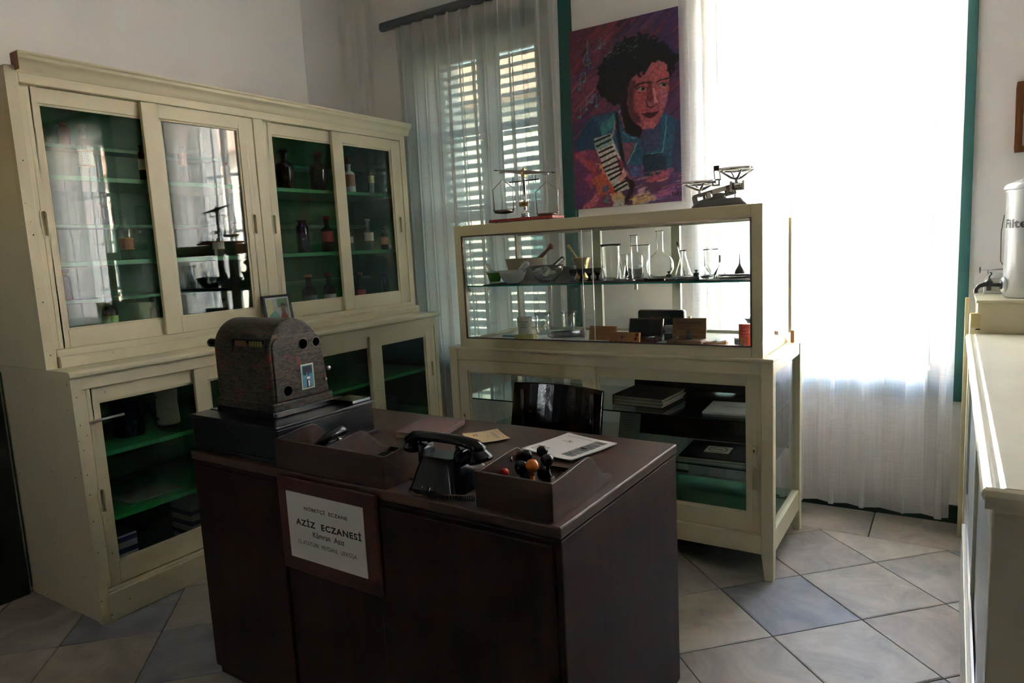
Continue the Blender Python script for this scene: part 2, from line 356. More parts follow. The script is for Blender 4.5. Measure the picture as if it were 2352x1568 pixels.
# ================================================================== ROOM
YW, XL = 3.78, -3.46
WZ0, WZ1 = .74, 2.76
WINS = [(-3.08, -2.15), (-1.05, -.08), (1.02, 1.99)]
mb = MB(); xs = [-4.2] + [v for p in WINS for v in p] + [3.6]
for i in range(0, len(xs), 2): mb.box(xs[i], xs[i+1], YW, YW+.45, 0, 3.7)
for a, b_ in WINS: mb.box(a, b_, YW, YW+.45, 0, WZ0); mb.box(a, b_, YW, YW+.45, WZ1, 3.7)
struct(obj('wall_back', mb, WHITEWALL), 'white plastered wall with the windows')
mb = MB()
mb.prism([(XL, -2.6), (XL, 3.14), (XL-.02, 3.165), (XL-.17, 3.165), (-4.2, 3.165), (-4.2, -2.6)], 'z', 0, 3.7)
pts = [(-4.2, 3.165), (XL-.165, 3.165), (XL-.165, 3.55)]
for k in range(7): a = R(180-90*k/6*1.0); pts.append((XL-.165+.14+.14*math.cos(a)-.0, 3.64+.14*math.sin(a)))
pts += [(-4.2, 3.78)]
mb.prism(pts, 'z', 0, 3.7)
struct(obj('wall_left', mb, WHITEWALL), 'white plastered wall above the tall cabinet')
struct(obj('wall_right', MB().box(3.3, 3.6, -2.6, YW, 0, 3.7), DIMWALL))
gx0, gx1, gz0, gz1 = -2.80, -2.46, 1.86, 2.12
mb = MB(); mb.box(-4.2, gx0, -2.9, -2.6, 0, 3.7); mb.box(gx1, 3.6, -2.9, -2.6, 0, 3.7); mb.box(gx0, gx1, -2.9, -2.6, 0, gz0); mb.box(gx0, gx1, -2.9, -2.6, gz1, 3.7)
struct(obj('wall_front', mb, DIMWALL))
d2 = struct(thing('door_2', 'entrance door with a small glass light behind the viewer', 'door', (-2.62, -2.6, 0))); del d2['category']
mb = MB(); mb.box(-3.1, gx0, -2.6, -2.56, 0, 2.3); mb.box(gx1, -2.1, -2.6, -2.56, 0, 2.3); mb.box(gx0, gx1, -2.6, -2.56, 0, gz0); mb.box(gx0, gx1, -2.6, -2.56, gz1, 2.3)
obj('door_leaf', mb, DOORDARK, d2, d2.location); obj('door_light', MB().box(gx0, gx1, -2.59, -2.586, gz0, gz1), PANE, d2, d2.location)
dd_ = bpy.data.lights.new('portal_door', 'AREA'); dd_.shape = 'RECTANGLE'; dd_.size = gx1-gx0; dd_.size_y = gz1-gz0; dd_.cycles.is_portal = True
od_ = bpy.data.objects.new('portal_door', dd_); C.objects.link(od_); od_.location = (-2.62, -2.62, (gz0+gz1)/2); od_.rotation_euler = (R(90), 0, 0)
struct(obj('ceiling', MB().box(-4.2, 3.6, -2.9, YW+.45, 3.7, 3.95), CEIL))
fl = struct(obj('floor', MB().box(-4.2, 3.6, -2.9, YW+.45, -.12, -.006), GROUT), 'floor of large diagonal grey and beige stone slabs')
# slabs
def clip(poly, a, b_, c):           # keep a*x+b*y<=c
    out = []
    for i in range(len(poly)):
        p, q = poly[i], poly[(i+1) % len(poly)]; dp = a*p[0]+b_*p[1]-c; dq = a*q[0]+b_*q[1]-c
        if dp <= 0: out.append(p)
        if dp*dq < 0: t = dp/(dp-dq); out.append((p[0]+(q[0]-p[0])*t, p[1]+(q[1]-p[1])*t))
    return out
def slab(mb, poly, rnd, z=0):
    cx = sum(p[0] for p in poly)/len(poly); cy_ = sum(p[1] for p in poly)/len(poly); g = .0035
    P = [(p[0]+(cx-p[0])/max(math.hypot(cx-p[0], cy_-p[1]), .01)*g, p[1]+(cy_-p[1])/max(math.hypot(cx-p[0], cy_-p[1]), .01)*g) for p in poly]
    n = len(P); dz = [rnd.uniform(-.0015, .0015) for _ in P]; I = [(p[0]+(cx-p[0])*.03, p[1]+(cy_-p[1])*.03) for p in P]
    v = [(p[0], p[1], -.006) for p in P]+[(p[0], p[1], -.0015) for p in P]+[(p[0], p[1], z+d) for p, d in zip(I, dz)]
    mb.add(v, [tuple(range(2*n, 3*n))]+[(i, (i+1) % n, (i+1) % n+n, i+n) for i in range(n)]+[(i+n, (i+1) % n+n, (i+1) % n+2*n, i+2*n) for i in range(n)])
rnd = random.Random(4); side = .3665; h = side/math.sqrt(2); gx, gy = -.247, 2.657
rest = MB(); nt_ = 0
for i in range(-24, 25):
    for j in range(-24, 25):
        cx = gx+(i+j)*h+ (0); cy_ = gy+h+(i-j)*h
        poly = [(cx, cy_-h), (cx+h, cy_), (cx, cy_+h), (cx-h, cy_)]
        for cl in ((0,1,3.44), (0,-1,2.6), (-1,0,3.46), (1,0,3.3)):
            poly = clip(poly, *cl)
            if len(poly) < 3: break
        if len(poly) < 3: continue
        if cy_ > .6 and cx < .75:
            mb = MB(); slab(mb, poly, rnd); obj('tile', mb, TILE, fl, off=(0,0,0), clean=False); nt_ += 1
        else: slab(rest, poly, rnd)
x = -3.62
for wd in (.42, .6, .5, .72, .46, .62, .55, .54, .5, .56, .62, .5, .7):
    if x+wd < 1.1:
        mb = MB(); slab(mb, [(x, 3.44), (x+wd, 3.44), (x+wd, 3.775), (x, 3.775)], rnd, .002); obj('tile', mb, TILE, fl, clean=False)
    else: slab(rest, [(x, 3.44), (min(x+wd, 3.3), 3.44), (min(x+wd, 3.3), 3.775), (x, 3.775)], rnd, .002)
    x += wd
    if x > 3.29: break
o = obj('tile_field', rest, TILE, fl, clean=False); o['kind'] = 'stuff'
struct(obj('baseboard_back', MB().box(XL-.1, .9, YW-.014, YW, 0, .09), paint('dark_teal_skirting', srgb(22, 50, 50), .5), bevel=.002), 'dark teal painted skirting')
# windows
random.seed(3)
for wi, (a, b_) in enumerate(WINS):
    root = struct(thing('window_%d' % (wi+1), '', 'window', ((a+b_)/2, YW, WZ0)));
    del root['category']; root['label'] = ['tall window with closed louvred shutters behind a sheer curtain', 'tall bright window with thin glazing bars behind a sheer curtain', 'third tall window right of the picture'][wi]
    of = root.location
    mb = MB(); t = .14
    tr_ = .235 if wi == 0 else t
    mb.box(a-t, b_+tr_, YW-.02, YW, WZ0-t, WZ0); mb.box(a-t, b_+tr_, YW-.02, YW, WZ1, WZ1+t); mb.box(a-t, a, YW-.02, YW, WZ0, WZ1); mb.box(b_, b_+tr_, YW-.02, YW, WZ0, WZ1)
    obj('window_surround', mb, TEAL, root, of, .002, label='teal painted window surround')
    y0 = YW+(.05 if wi == 0 else .14); mb = MB(); f = .05
    mb.box(a, b_, y0, y0+.05, WZ0, WZ0+f); mb.box(a, b_, y0, y0+.05, WZ1-f, WZ1); mb.box(a, a+f, y0, y0+.05, WZ0+f, WZ1-f); mb.box(b_-f, b_, y0, y0+.05, WZ0+f, WZ1-f)
    c = (a+b_)/2; mb.box(c-.022, c+.022, y0, y0+.05, WZ0+f, WZ1-f)
    obj('window_frame', mb, TEAL, root, of, .003)
    zb = [WZ0+f, 1.215, 1.70, 2.19, WZ1-f]
    for z in zb[1:4]:
        for xa, xb in ((a+f, c-.022), (c+.022, b_-f)): obj('glazing_bar', MB().box(xa, xb, y0+.01, y0+.04, z-.013, z+.013), TEAL, root, of)
    for k in range(4):
        for xa, xb in ((a+f, c-.022), (c+.022, b_-f)): obj('pane', MB().box(xa, xb, y0+.023, y0+.026, zb[k]+(.013 if k else 0), zb[k+1]-(.013 if k < 3 else 0)), PANE if wi else DIMPANE, root, of)
    if wi == 0:
        ys = YW+.17
        for s_, (xa, xb) in enumerate(((a+.005, c-.002), (c+.002, b_-.005))):
            mb = MB(); st = .055
            mb.box(xa, xa+st, ys, ys+.035, WZ0, WZ1); mb.box(xb-st, xb, ys, ys+.035, WZ0, WZ1)
            for z in (WZ0, 1.62, WZ1-.07): mb.box(xa+st, xb-st, ys, ys+.035, z, z+.07)
            sh = obj('shutter', mb, TEAL, root, of)
            lm = None; z = WZ0+.10
            while z < WZ1-.08:
                if not (1.59 < z < 1.71):
                    if lm is None:
                        q = MB(); d = R(-35); hw = .031
                        q.add([(-(xb-xa)/2+st, -hw*math.cos(d), hw*math.sin(d)), ((xb-xa)/2-st, -hw*math.cos(d), hw*math.sin(d)), ((xb-xa)/2-st, hw*math.cos(d), -hw*math.sin(d)), (-(xb-xa)/2+st, hw*math.cos(d), -hw*math.sin(d)),
                               (-(xb-xa)/2+st, -hw*math.cos(d)+.004, hw*math.sin(d)+.006), ((xb-xa)/2-st, -hw*math.cos(d)+.004, hw*math.sin(d)+.006), ((xb-xa)/2-st, hw*math.cos(d)+.004, -hw*math.sin(d)+.006), (-(xb-xa)/2+st, hw*math.cos(d)+.004, -hw*math.sin(d)+.006)],
                              [(0,3,2,1),(4,5,6,7),(0,1,5,4),(1,2,6,5),(2,3,7,6),(3,0,4,7)])
                        o = obj('slat', q, SLAT, sh); lm = o.data
                    else:
                        o = bpy.data.objects.new('slat', lm); C.objects.link(o); o.parent = sh
                    o.location = Vector(((xa+xb)/2, ys+.0175, z))-of
                z += .0605
    portal('portal_%d' % wi, a, b_, WZ0, WZ1, YW+(.04 if wi == 0 else .12))
# outside
struct(obj('street_ground', MB().box(-30, 30, YW+.46, 40, -.9, -.8), STREET), 'street outside')
bl = thing('opposite_building', 'pale stone building across the street beyond the windows', 'building', (0, 13, -.8))
mb = MB().box(-26, 26, 13, 20, -.8, 4.6); obj('wall', mb, FACADE, bl, bl.location)
mb = MB().prism([(12.6, 4.6), (20.4, 4.6), (16.5, 6.6)], 'x', -26.3, 26.3); obj('roof', mb, ROOFT, bl, bl.location)
for k in range(-6, 7):
    obj('window', MB().box(k*3.6-.5, k*3.6+.5, 12.96, 13.0, .8, 2.8), TEAL, bl, bl.location)
# dark door left of the cabinet
dr = struct(thing('door_1', 'dark painted door at the left edge beside the cabinet', 'door', (XL, .62, 0))); del dr['category']
of = dr.location; mb = MB().box(XL, XL+.03, .12, 1.255, 0, 2.15); obj('door_leaf', mb, DOORDARK, dr, of)
for z0, z1 in ((.2, .95), (1.1, 1.95)):
    for y0, y1 in ((.24, .64), (.76, 1.14)): obj('door_panel', MB().box(XL+.03, XL+.04, y0, y1, z0, z1), DOORDARK, dr, of, .008)

# ================================================================== CURTAINS
def curtain(x0, x1, zt, zbt, y, n, label, seed, b_=.02, amp=.03, spread=0, mat=None):
    mat = mat or SHEER
    rnd = random.Random(seed); root = thing('sheer_curtain', label, 'curtain', ((x0+x1)/2, y, 0)); of = root.location
    nu, nz = n*22, 36; v = []; uv = []; ph = [rnd.uniform(-.8, .8) for _ in range(n+2)]; am = [rnd.uniform(.6, 1.35) for _ in range(n+2)]
    for j in range(nz+1):
        t = j/nz; z = zt+(zbt-zt)*t
        for i in range(nu+1):
            s_ = i/nu; k = s_*n; i0 = int(min(k, n)); fr = k-i0
            a = am[i0]*(1-fr)+am[i0+1]*fr; p = (ph[i0]*(1-fr)+ph[i0+1]*fr)*min(1, t*3)
            phi = 2*PI*k+p; A = amp*a*(.55+.45*min(1, t*4)); B = b_*a*(.7+.3*t)
            sag = .006*math.cos(phi)*(1 if j == nz else 0)
            v.append((x0+(x1-x0)*s_+B*math.sin(2*phi)+spread*(s_-.5)*t, y+A*math.sin(phi)+.004*math.sin(7*t+5*s_), z+.0)); uv.append((s_*n*.12, z/3))
    f = [(j*(nu+1)+i, j*(nu+1)+i+1, (j+1)*(nu+1)+i+1, (j+1)*(nu+1)+i) for j in range(nz) for i in range(nu)]
    mb = MB(); mb.add(v, f, True)
    o = obj('voile', mb, mat, root, of, clean=False)
    ul = o.data.uv_layers.new(name='uv')
    for lp in o.data.loops: ul.data[lp.index].uv = uv[lp.vertex_index]
    # heading tape and hem: doubled cloth
    for nm, ja, jb, dy in (('heading', 0, 1, .0015), ('hem', nz-1, nz, .0015)):
        q = MB(); rows = []
        for jj in (ja, jb):
            for i in range(nu+1):
                p = v[jj*(nu+1)+i]; rows.append((p[0], p[1]-dy, p[2] if not (nm == 'hem' and jj == ja) else v[jb*(nu+1)+i][2]+.03))
        q.add(rows, [(i, i+1, nu+1+i+1, nu+1+i) for i in range(nu)], True); o2 = obj(nm, q, mat, root, of, clean=False)
    return root
curtain(-3.17, -1.945, 2.905, .03, YW-.10, 13, 'gathered sheer grey curtain over the shuttered window left of the portrait', 5, .022, .034, 0, SHEER2)
curtain(-1.245, .022, 2.905, .058, YW-.10, 8, 'long white sheer curtain glowing in front of the bright window', 9, .034, .038, -.03)
curtain(.88, 2.14, 2.905, .03, YW-.10, 8, 'sheer curtain over the window beyond the right edge', 12, .030, .034)
for (a, b_, lb) in ((-3.29, -1.80, 'grey metal curtain rail above the shuttered window'), (-1.36, .13, 'grey metal curtain rail above the bright window'), (.80, 2.25, 'grey metal curtain rail beyond the right edge')):
    rr = thing('curtain_rail', lb, 'curtain rail', ((a+b_)/2, YW-.1, 2.93)); of = rr.location
    mb = MB(); pr = [(YW-.115, 2.905), (YW-.085, 2.905), (YW-.078, 2.915), (YW-.078, 2.945), (YW-.088, 2.957), (YW-.112, 2.957), (YW-.122, 2.945), (YW-.122, 2.915)]
    mb.prism(pr, 'x', a, b_); obj('rail', mb, RAIL, rr, of)
    for x in (a+.25, b_-.25): obj('bracket', MB().box(x-.012, x+.012, YW-.08, YW, 2.92, 2.95), RAIL, rr, of)
# ================================================================== TALL CREAM CABINET (left wall)
def stadium(cy_, cz, w_, h_, n=8):
    r = w_/2; pts = []
    for k in range(n+1): a = PI*k/n; pts.append((cy_+r*math.cos(a), cz+h_/2-r+r*math.sin(a)))
    for k in range(n+1): a = PI+PI*k/n; pts.append((cy_+r*math.cos(a), cz-h_/2+r+r*math.sin(a)))
    return pts
def ring_prism(mb, outer, inner, axis, a0, a1):
    n = len(outer)
    def P(p, a): return {'x': (a, p[0], p[1]), 'y': (p[0], a, p[1])}[axis]
    v = [P(p, a0) for p in outer]+[P(p, a1) for p in outer]+[P(p, a0) for p in inner]+[P(p, a1) for p in inner]
    f = []
    for i in range(n):
        j = (i+1) % n
        f += [(i, j, j+n, i+n), (i+2*n, i+3*n, j+3*n, j+2*n), (i, i+2*n, j+2*n, j), (i+n, j+n, j+3*n, i+3*n)]
    return mb.add(v, f)
def sliding_door(root, of, axis, a0, a1, z0, z1, front, thick, sw, rt_, rb, mat, pull=None, sgn=1, sw2=None, pane=None):
    """framed glass door. axis 'y': door spans Y a0..a1, its face at X=front looking +X; axis 'x': spans X, face at Y=front looking -Y."""
    pane = pane or CABPANE; sw2 = sw2 or sw
    back = front-thick*sgn
    def B(mb, u0, u1, w0, w1, d0, d1):
        if axis == 'y': mb.box(d0, d1, u0, u1, w0, w1)
        else: mb.box(u0, u1, d0, d1, w0, w1)
    mb = MB(); B(mb, a0+sw, a1-sw2, z1-rt_, z1, back, front); B(mb, a0+sw, a1-sw2, z0, z0+rb, back, front)
    hole = None
    for (u0, u1, side) in ((a0, a0+sw, 0), (a1-sw2, a1, 1)):
        if pull and pull[0] == side:
            c = (u0+u1)/2 + (pull[2] if len(pull) > 2 else 0); zc = pull[1]; hw, hh = .0095, .047
            B(mb, u0, c-hw, z0, z1, back, front); B(mb, c+hw, u1, z0, z1, back, front); B(mb, c-hw, c+hw, z0, zc-hh, back, front); B(mb, c-hw, c+hw, zc+hh, z1, back, front); hole = (c, zc)
        else: B(mb, u0, u1, z0, z1, back, front)
    d = obj('door', mb, mat, root, of, .0025)
    gi = MB(); e = .009                                     # glazing bead
    gd0, gd1 = front-.006*sgn, front-.013*sgn
    B(gi, a0+sw, a0+sw+e, z0+rb, z1-rt_, gd0, gd1); B(gi, a1-sw2-e, a1-sw2, z0+rb, z1-rt_, gd0, gd1); B(gi, a0+sw+e, a1-sw2-e, z0+rb, z0+rb+e, gd0, gd1); B(gi, a0+sw+e, a1-sw2-e, z1-rt_-e, z1-rt_, gd0, gd1)
    obj('glazing_bead', gi, mat, d, of, .002)
    g = MB(); B(g, a0+sw, a1-sw2, z0+rb, z1-rt_, front-.013*sgn, front-.016*sgn); obj('glass_pane', g, pane, d, of)
    if hole:
        q = MB(); ring_prism(q, stadium(hole[0], hole[1], .029, .112), stadium(hole[0], hole[1], .019, .098), 'x' if axis == 'y' else 'y', front-.001*sgn, front+.0025*sgn)
        if axis == 'y': q.box(front-.014*sgn, front-.0135*sgn, hole[0]-.011, hole[0]+.011, hole[1]-.05, hole[1]+.05)
        else: q.box(hole[0]-.011, hole[0]+.011, front-.014*sgn, front-.0135*sgn, hole[1]-.05, hole[1]+.05)
        obj('finger_pull', q, mat, d, of)
    return d
UX, LX, BX = -2.995, -2.842, XL+.012
cab = thing('display_cabinet', 'tall cream painted wall cabinet with sliding glass doors and green shelves', 'cabinet', (-3.15, 2.39, 0)); of = cab.location
# lower carcass
Y0, Y1 = 1.272, 3.512
mb = MB()
mb.box(BX, LX, Y0, Y0+.035, 0, 1.005); mb.box(BX, LX, Y1-.035, Y1, 0, 1.005)
mb.box(LX-.03, LX, Y0+.035, Y1-.035, .955, 1.005)                      # top rail
mb.box(LX-.03, LX, 2.345, 2.40, .13, .955); mb.box(LX-.03, LX, Y0+.035, Y1-.035, 0, .125)
mb.box(LX-.03, LX, 3.485, Y1-.035, .13, .955)
obj('lower_carcass', mb, CREAMW, cab, of, .003)
obj('plinth_board', MB().box(LX, LX+.012, Y0+.03, Y1, 0, .118), CREAMW, cab, of, .003)
mb = MB(); mb.prism([(BX, 1.005), (LX+.012, 1.005), (LX+.024, 1.012), (LX+.024, 1.022), (LX+.016, 1.034), (BX, 1.034)], 'y', Y0-.012, Y1+.012)
obj('counter_ledge', mb, CREAMW, cab, of, .002)
obj('cabinet_back', MB().box(XL+.001, BX, Y0, Y1, .02, 2.19), GREEN_IN, cab, of)
mb = MB(); mb.box(BX, LX-.035, Y0+.035, Y0+.04, .125, 1.0); mb.box(BX, LX-.035, Y1-.04, Y1-.035, .125, 1.0); mb.box(BX, LX-.035, 2.36, 2.385, .125, 1.0); mb.box(BX, LX-.03, Y0+.035, Y1-.035, .11, .128)
obj('green_lining', mb, GREEN_IN, cab, of)
for z in (.38, .655):
    for ya, yb in ((Y0+.04, 2.36), (2.385, Y1-.04)): obj('shelf', MB().box(BX, LX-.06, ya, yb, z, z+.02), GREEN_SH, cab, of, .002)
for (a, b_, fr, pl, sw, sw2) in ((1.309, 1.87, LX-.022, (0, .49), .062, .062), (1.782, 2.343, LX-.003, None, .062, .062), (2.402, 2.965, LX-.022, None, .062, .062), (2.893, 3.483, LX-.003, (1, .67), .09, .092)):
    sliding_door(cab, of, 'y', a, b_, .13, .952, fr, .018, sw, .058, .09, CREAMW, pl, 1, sw2)
# metal hasp on the lower left
hs = obj('hasp_bar', MB().tube([(LX+.004, 1.318, .822), (LX+.010, 1.36, .826), (LX+.012, 1.45, .829)], .0055, 8), STEEL, cab, of)
# upper carcass
U0, U1 = 1.262, 3.492
mb = MB()
mb.box(BX, UX, U0, U0+.042, 1.034, 2.19); mb.box(BX, UX, U1-.045, U1, 1.034, 2.175); mb.box(UX-.04, UX, U0+.042, U1-.045, 2.132, 2.175); mb.box(UX-.04, UX, U0+.042, U1-.045, 1.034, 1.106)
mb.box(UX-.04, UX, 2.343, 2.402, 1.106, 2.132); mb.box(BX, UX, U0+.042, U1, 2.175, 2.19)
obj('upper_carcass', mb, CREAM, cab, of, .003)
# wavy worn edging strip and nails on the left
mb = MB(); rnd = random.Random(7); N_ = 26; za, zb_ = 1.034, 2.185
secs = []
for k in range(N_+1):
    z = za+(zb_-za)*k/N_; wv = .004*math.sin(k*1.1)+rnd.uniform(-.002, .002)
    secs.append([(UX-.03+wv, U0-.004, z), (UX+.004, U0-.004, z), (UX+.004, U0+.036, z), (UX-.03+wv, U0+.004, z)])
mb.loft(secs); obj('edging_strip', mb, CREAMW, cab, of)
secs = []
for k in range(N_+1):
    z = .0+(1.0)*k/N_; wv = .004*math.sin(k*1.3+1)+rnd.uniform(-.002, .002)
    secs.append([(LX-.03+wv, Y0-.004, z), (LX+.004, Y0-.004, z), (LX+.004, Y0+.03, z), (LX-.03+wv, Y0+.004, z)])
mb = MB().loft(secs); obj('edging_strip', mb, CREAMW, cab, of)
mb = MB()
for z in (1.09, 1.30, 1.56, 1.84): mb.sphere((UX+.004, U0+.018, z), .0028, 6, 4)
for z in (.93, .82, .72, .62, .54, .43, .3): mb.sphere((LX+.004, Y0+.012, z), .0026, 6, 4)
o = obj('nail_heads', mb, DARKSTEEL, cab, of); o['kind'] = 'stuff'
# base moulding
obj('base_moulding', MB().prism([(UX, 1.034), (UX+.02, 1.034), (UX+.02, 1.068), (UX+.014, 1.078), (UX, 1.08)], 'y', U0+.045, U1+.012), CREAMW, cab, of, .002)
# cornice
pr = [(UX-.02, 2.168), (UX+.004, 2.168), (UX+.008, 2.178), (UX+.012, 2.184), (UX+.014, 2.196), (UX+.024, 2.208), (UX+.034, 2.216), (UX+.036, 2.228), (UX+.042, 2.232), (UX+.042, 2.240), (UX-.02, 2.240)]
mb = MB().prism(pr, 'y', U0+.035, U1+.035, True)
mb.prism([(U1-.01, 2.168), (U1+.012, 2.184), (U1+.03, 2.21), (U1+.035, 2.24), (U1-.01, 2.24)], 'x', BX, UX)
co = obj('cornice', mb, CREAM, cab, of, .0015)
mb = MB().box(UX-.02, UX+.038, U0+.0335, U0+.035, 2.172, 2.236); obj('bare_cornice_end', mb, FRAMEW, cab, of)
mb = MB(); mb.box(BX, UX-.045, U0+.042, U0+.047, 1.045, 2.17); mb.box(BX, UX-.045, U1-.05, U1-.045, 1.045, 2.17); mb.box(BX, UX-.045, 2.36, 2.386, 1.045, 2.17); mb.box(BX, UX-.04, U0+.042, U1-.045, 1.034, 1.10); mb.box(BX, UX-.04, U0+.042, U1-.045, 2.165, 2.175)
obj('green_lining', mb, GREEN_IN, cab, of)
BAYS = ((U0+.047, 2.36), (2.386, U1-.05))
for ya, yb in BAYS:
    for z in (1.452, 1.802): obj('shelf', MB().box(BX, UX-.055, ya, yb, z-.02, z), GREEN_SH, cab, of, .002)
    for z in (1.285, 1.622, 1.972): obj('back_ledge', MB().box(BX, BX+.12, ya, yb, z-.016, z), GREEN_SH, cab, of, .002)
for (a, b_, fr, pl) in ((1.306, 1.872, UX-.024, (0, 1.605)), (1.772, 2.341, UX-.003, (1, 1.605)), (2.404, 2.965, UX-.024, (0, 1.605)), (2.873, 3.445, UX-.003, (1, 1.605))):
    sliding_door(cab, of, 'y', a, b_, 1.108, 2.129, fr, .02, .076 if pl[0] == 1 else .064, .06, .07, CREAM, pl, 1, .084 if pl[0] == 1 else .07)

# ================================================================== SHOWCASE (window wall)
SY = 2.80
low = thing('display_counter', 'cream painted lower display case on legs with sliding glass doors', 'cabinet', (-1.39, 3.1, 0)); of = low.location
A0, A1, D1 = -2.197, -.588, 3.42
mb = MB(); P_ = .048
def leg(mb, x0, x1, y0, y1, tx, ty):
    z1 = .105
    mb.loft([[(x0+tx[0], y0+ty[0], 0), (x1-tx[1], y0+ty[0], 0), (x1-tx[1], y1-ty[1], 0), (x0+tx[0], y1-ty[1], 0)], [(x0, y0, z1), (x1, y0, z1), (x1, y1, z1), (x0, y1, z1)], [(x0, y0, .915), (x1, y0, .915), (x1, y1, .915), (x0, y1, .915)]])
for (x0, y0) in ((A0, SY), (A1-P_, SY), (A0, D1-P_), (A1-P_, D1-P_)):
    q = MB(); leg(q, x0, x0+P_, y0, y0+P_, (0, .01) if x0 < -1.5 else (.012, 0), (0, .01) if y0 < 3 else (.01, 0)); obj('leg', q, CREAM, low, of, .003)
mb = MB(); mb.box(A0+P_, A1-P_, SY+.004, SY+.04, .862, .925); mb.box(A0+P_, A1-P_, SY+.004, SY+.04, .108, .188); mb.box(A0+P_, A1-P_, D1-.04, D1-.004, .862, .925); mb.box(A0+P_, A1-P_, D1-.04, D1-.004, .108, .188)
for x0, x1 in ((A0+.004, A0+.036), (A1-.036, A1-.004)): mb.box(x0, x1, SY+P_, D1-P_, .862, .925); mb.box(x0, x1, SY+P_, D1-P_, .108, .205)
obj('frame_rails', mb, CREAM, low, of, .003)
obj('counter_top', MB().box(A0-.002, A1+.002, SY-.004, D1+.002, .915, .930), CREAM, low, of, .004)
obj('case_floor', MB().box(A0+.036, A1-.036, SY+.04, D1-.04, .188, .202), GREENFLOOR, low, of)
sliding_door(low, of, 'x', A0+.05, -1.372, .190, .86, SY+.005, .017, .058, .056, .06, CREAM, None, -1, .056)
sliding_door(low, of, 'x', -1.44, A1-.05, .190, .86, SY+.023, .015, .07, .042, .078, CREAM, (1, .42), -1, .056)
for x, z in ((-.664, .548), (-2.122, .57)):
    q = MB(); q.box(x-.009, x+.009, SY+.002, SY+.0215 if x > -1 else SY+.004, z-.017, z+.017); e = obj('escutcheon', q, CREAMW, low, of, .001)
    obj('keyhole', MB().sphere((x, SY+.0015, z+.002), .0042, 8, 6, (1, .3, 1)).box(x-.0018, x+.0018, SY+.0008, SY+.002, z-.009, z), BLACKM, e, of)
for z in (.448, .655): obj('glass_shelf', MB().box(A0+.04, A1-.04, SY+.05, D1-.05, z-.006, z), SHELFG, low, of); obj('shelf_edge', MB().box(A0+.04, A1-.04, SY+.0485, SY+.05, z-.006, z), paint('dim_glass_edge', srgb(20, 50, 46), .15), low, of)
for x0 in (A0+.018, A1-.021): obj('side_pane', MB().box(x0, x0+.003, SY+P_, D1-P_, .205, .862), CASEPANE, low, of)
obj('back_pane', MB().box(A0+P_, -1.42, D1-.02, D1-.017, .188, .862), CASEPANE, low, of)
obj('back_board', MB().box(-1.42, A1-P_, D1-.03, D1-.012, .40, .862), BROWNBACK, low, of)
obj('back_pane', MB().box(-1.42, A1-P_, D1-.02, D1-.017, .188, .40), CASEPANE, low, of)
# upper vitrine
up_ = thing('glass_vitrine', 'cream framed glass showcase of laboratory glassware standing on the display counter', 'display case', (-1.37, 3.08, .93)); of = up_.location
B0, B1, E1 = -2.122, -.628, 3.385; ZB, ZT = .930, 1.540
q_ = .044
for x0, y0 in ((B0, SY+.004), (B1-q_, SY+.004), (B0, E1-.014), (B1-.014, E1-.014)):
    dx = q_ if y0 < 3 else .014; obj('corner_post', MB().box(x0, x0+dx, y0, y0+(dx*.7 if y0 < 3 else dx), ZB, ZT), CREAM, up_, of, .002)
mb = MB(); mb.box(B0+q_, B1-q_, SY+.004, SY+.034, ZT-.052, ZT); mb.box(B0+q_, B1-q_, SY+.004, SY+.034, ZB, ZB+.046)
for x0, x1 in ((B0, B0+.03), (B1-.03, B1)): mb.box(x0, x1, SY+.035, E1-.03, ZT-.05, ZT); mb.box(x0, x1, SY+.035, E1-.03, ZB, ZB+.035)
obj('frame_rails', mb, CREAM, up_, of, .003)
mb = MB(); mb.box(B0+.03, B1-.03, E1-.03, E1, ZT-.055, ZT-.0); mb.box(B0+.03, B1-.03, E1-.03, E1, ZB, ZB+.04)
for x in (-1.60, -1.17): mb.box(x-.022, x+.022, E1-.028, E1-.004, ZB+.04, ZT-.055)
obj('back_frame', mb, GREYCREAM, up_, of, .002)
obj('top_board', MB().box(B0+.03, B1-.03, SY+.034, E1-.03, ZT-.018, ZT-.002), GREYCREAM, up_, of)
obj('case_floor', MB().box(B0+.03, B1-.03, SY+.034, E1-.03, ZB+.008, ZB+.026), GREYCREAM, up_, of)
mb = MB(); y = SY+.001; e = .0065
mb.box(B0+q_-.002, B1-q_+.002, y, y+.006, ZT-.058, ZT-.051); mb.box(B0+q_-.002, B1-q_+.002, y, y+.006, ZB+.045, ZB+.051); mb.box(B0+q_-.002, B0+q_+e, y, y+.006, ZB+.045, ZT-.052); mb.box(B1-q_-.004, B1-q_+.003, y, y+.006, ZB+.045, ZT-.052)
obj('metal_trim', mb, ROD_TRIM, up_, of)
for k, (x0, x1) in enumerate(((B0+q_, -1.365), (-1.42, B1-q_))):
    yy = SY+.014+.008*k; g = obj('sliding_pane', MB().box(x0, x1, yy, yy+.003, ZB+.04, ZT-.05), CASEPANE, up_, of)
    xe = x1 if k == 0 else x0
    obj('polished_edge', MB().box(xe-.0012, xe+.0012, yy-.0005, yy+.0035, ZB+.046, ZT-.052), EDGEW, g, of)
for x0 in (B0+.012, B1-.015): obj('side_pane', MB().box(x0, x0+.003, SY+.035, E1-.03, ZB+.035, ZT-.05), CASEPANE, up_, of)
for x0, x1 in ((B0+.03, -1.622), (-1.578, -1.192), (-1.148, B1-.03)): obj('back_pane', MB().box(x0, x1, E1-.018, E1-.015, ZB+.04, ZT-.055), CASEPANE, up_, of)
ZS = 1.240
obj('glass_shelf', MB().box(B0+.034, B1-.034, SY+.032, E1-.04, ZS-.006, ZS), SHELFG, up_, of)
obj('shelf_edge', MB().box(B0+.034, B1-.034, SY+.0305, SY+.032, ZS-.006, ZS), EDGEG, up_, of)
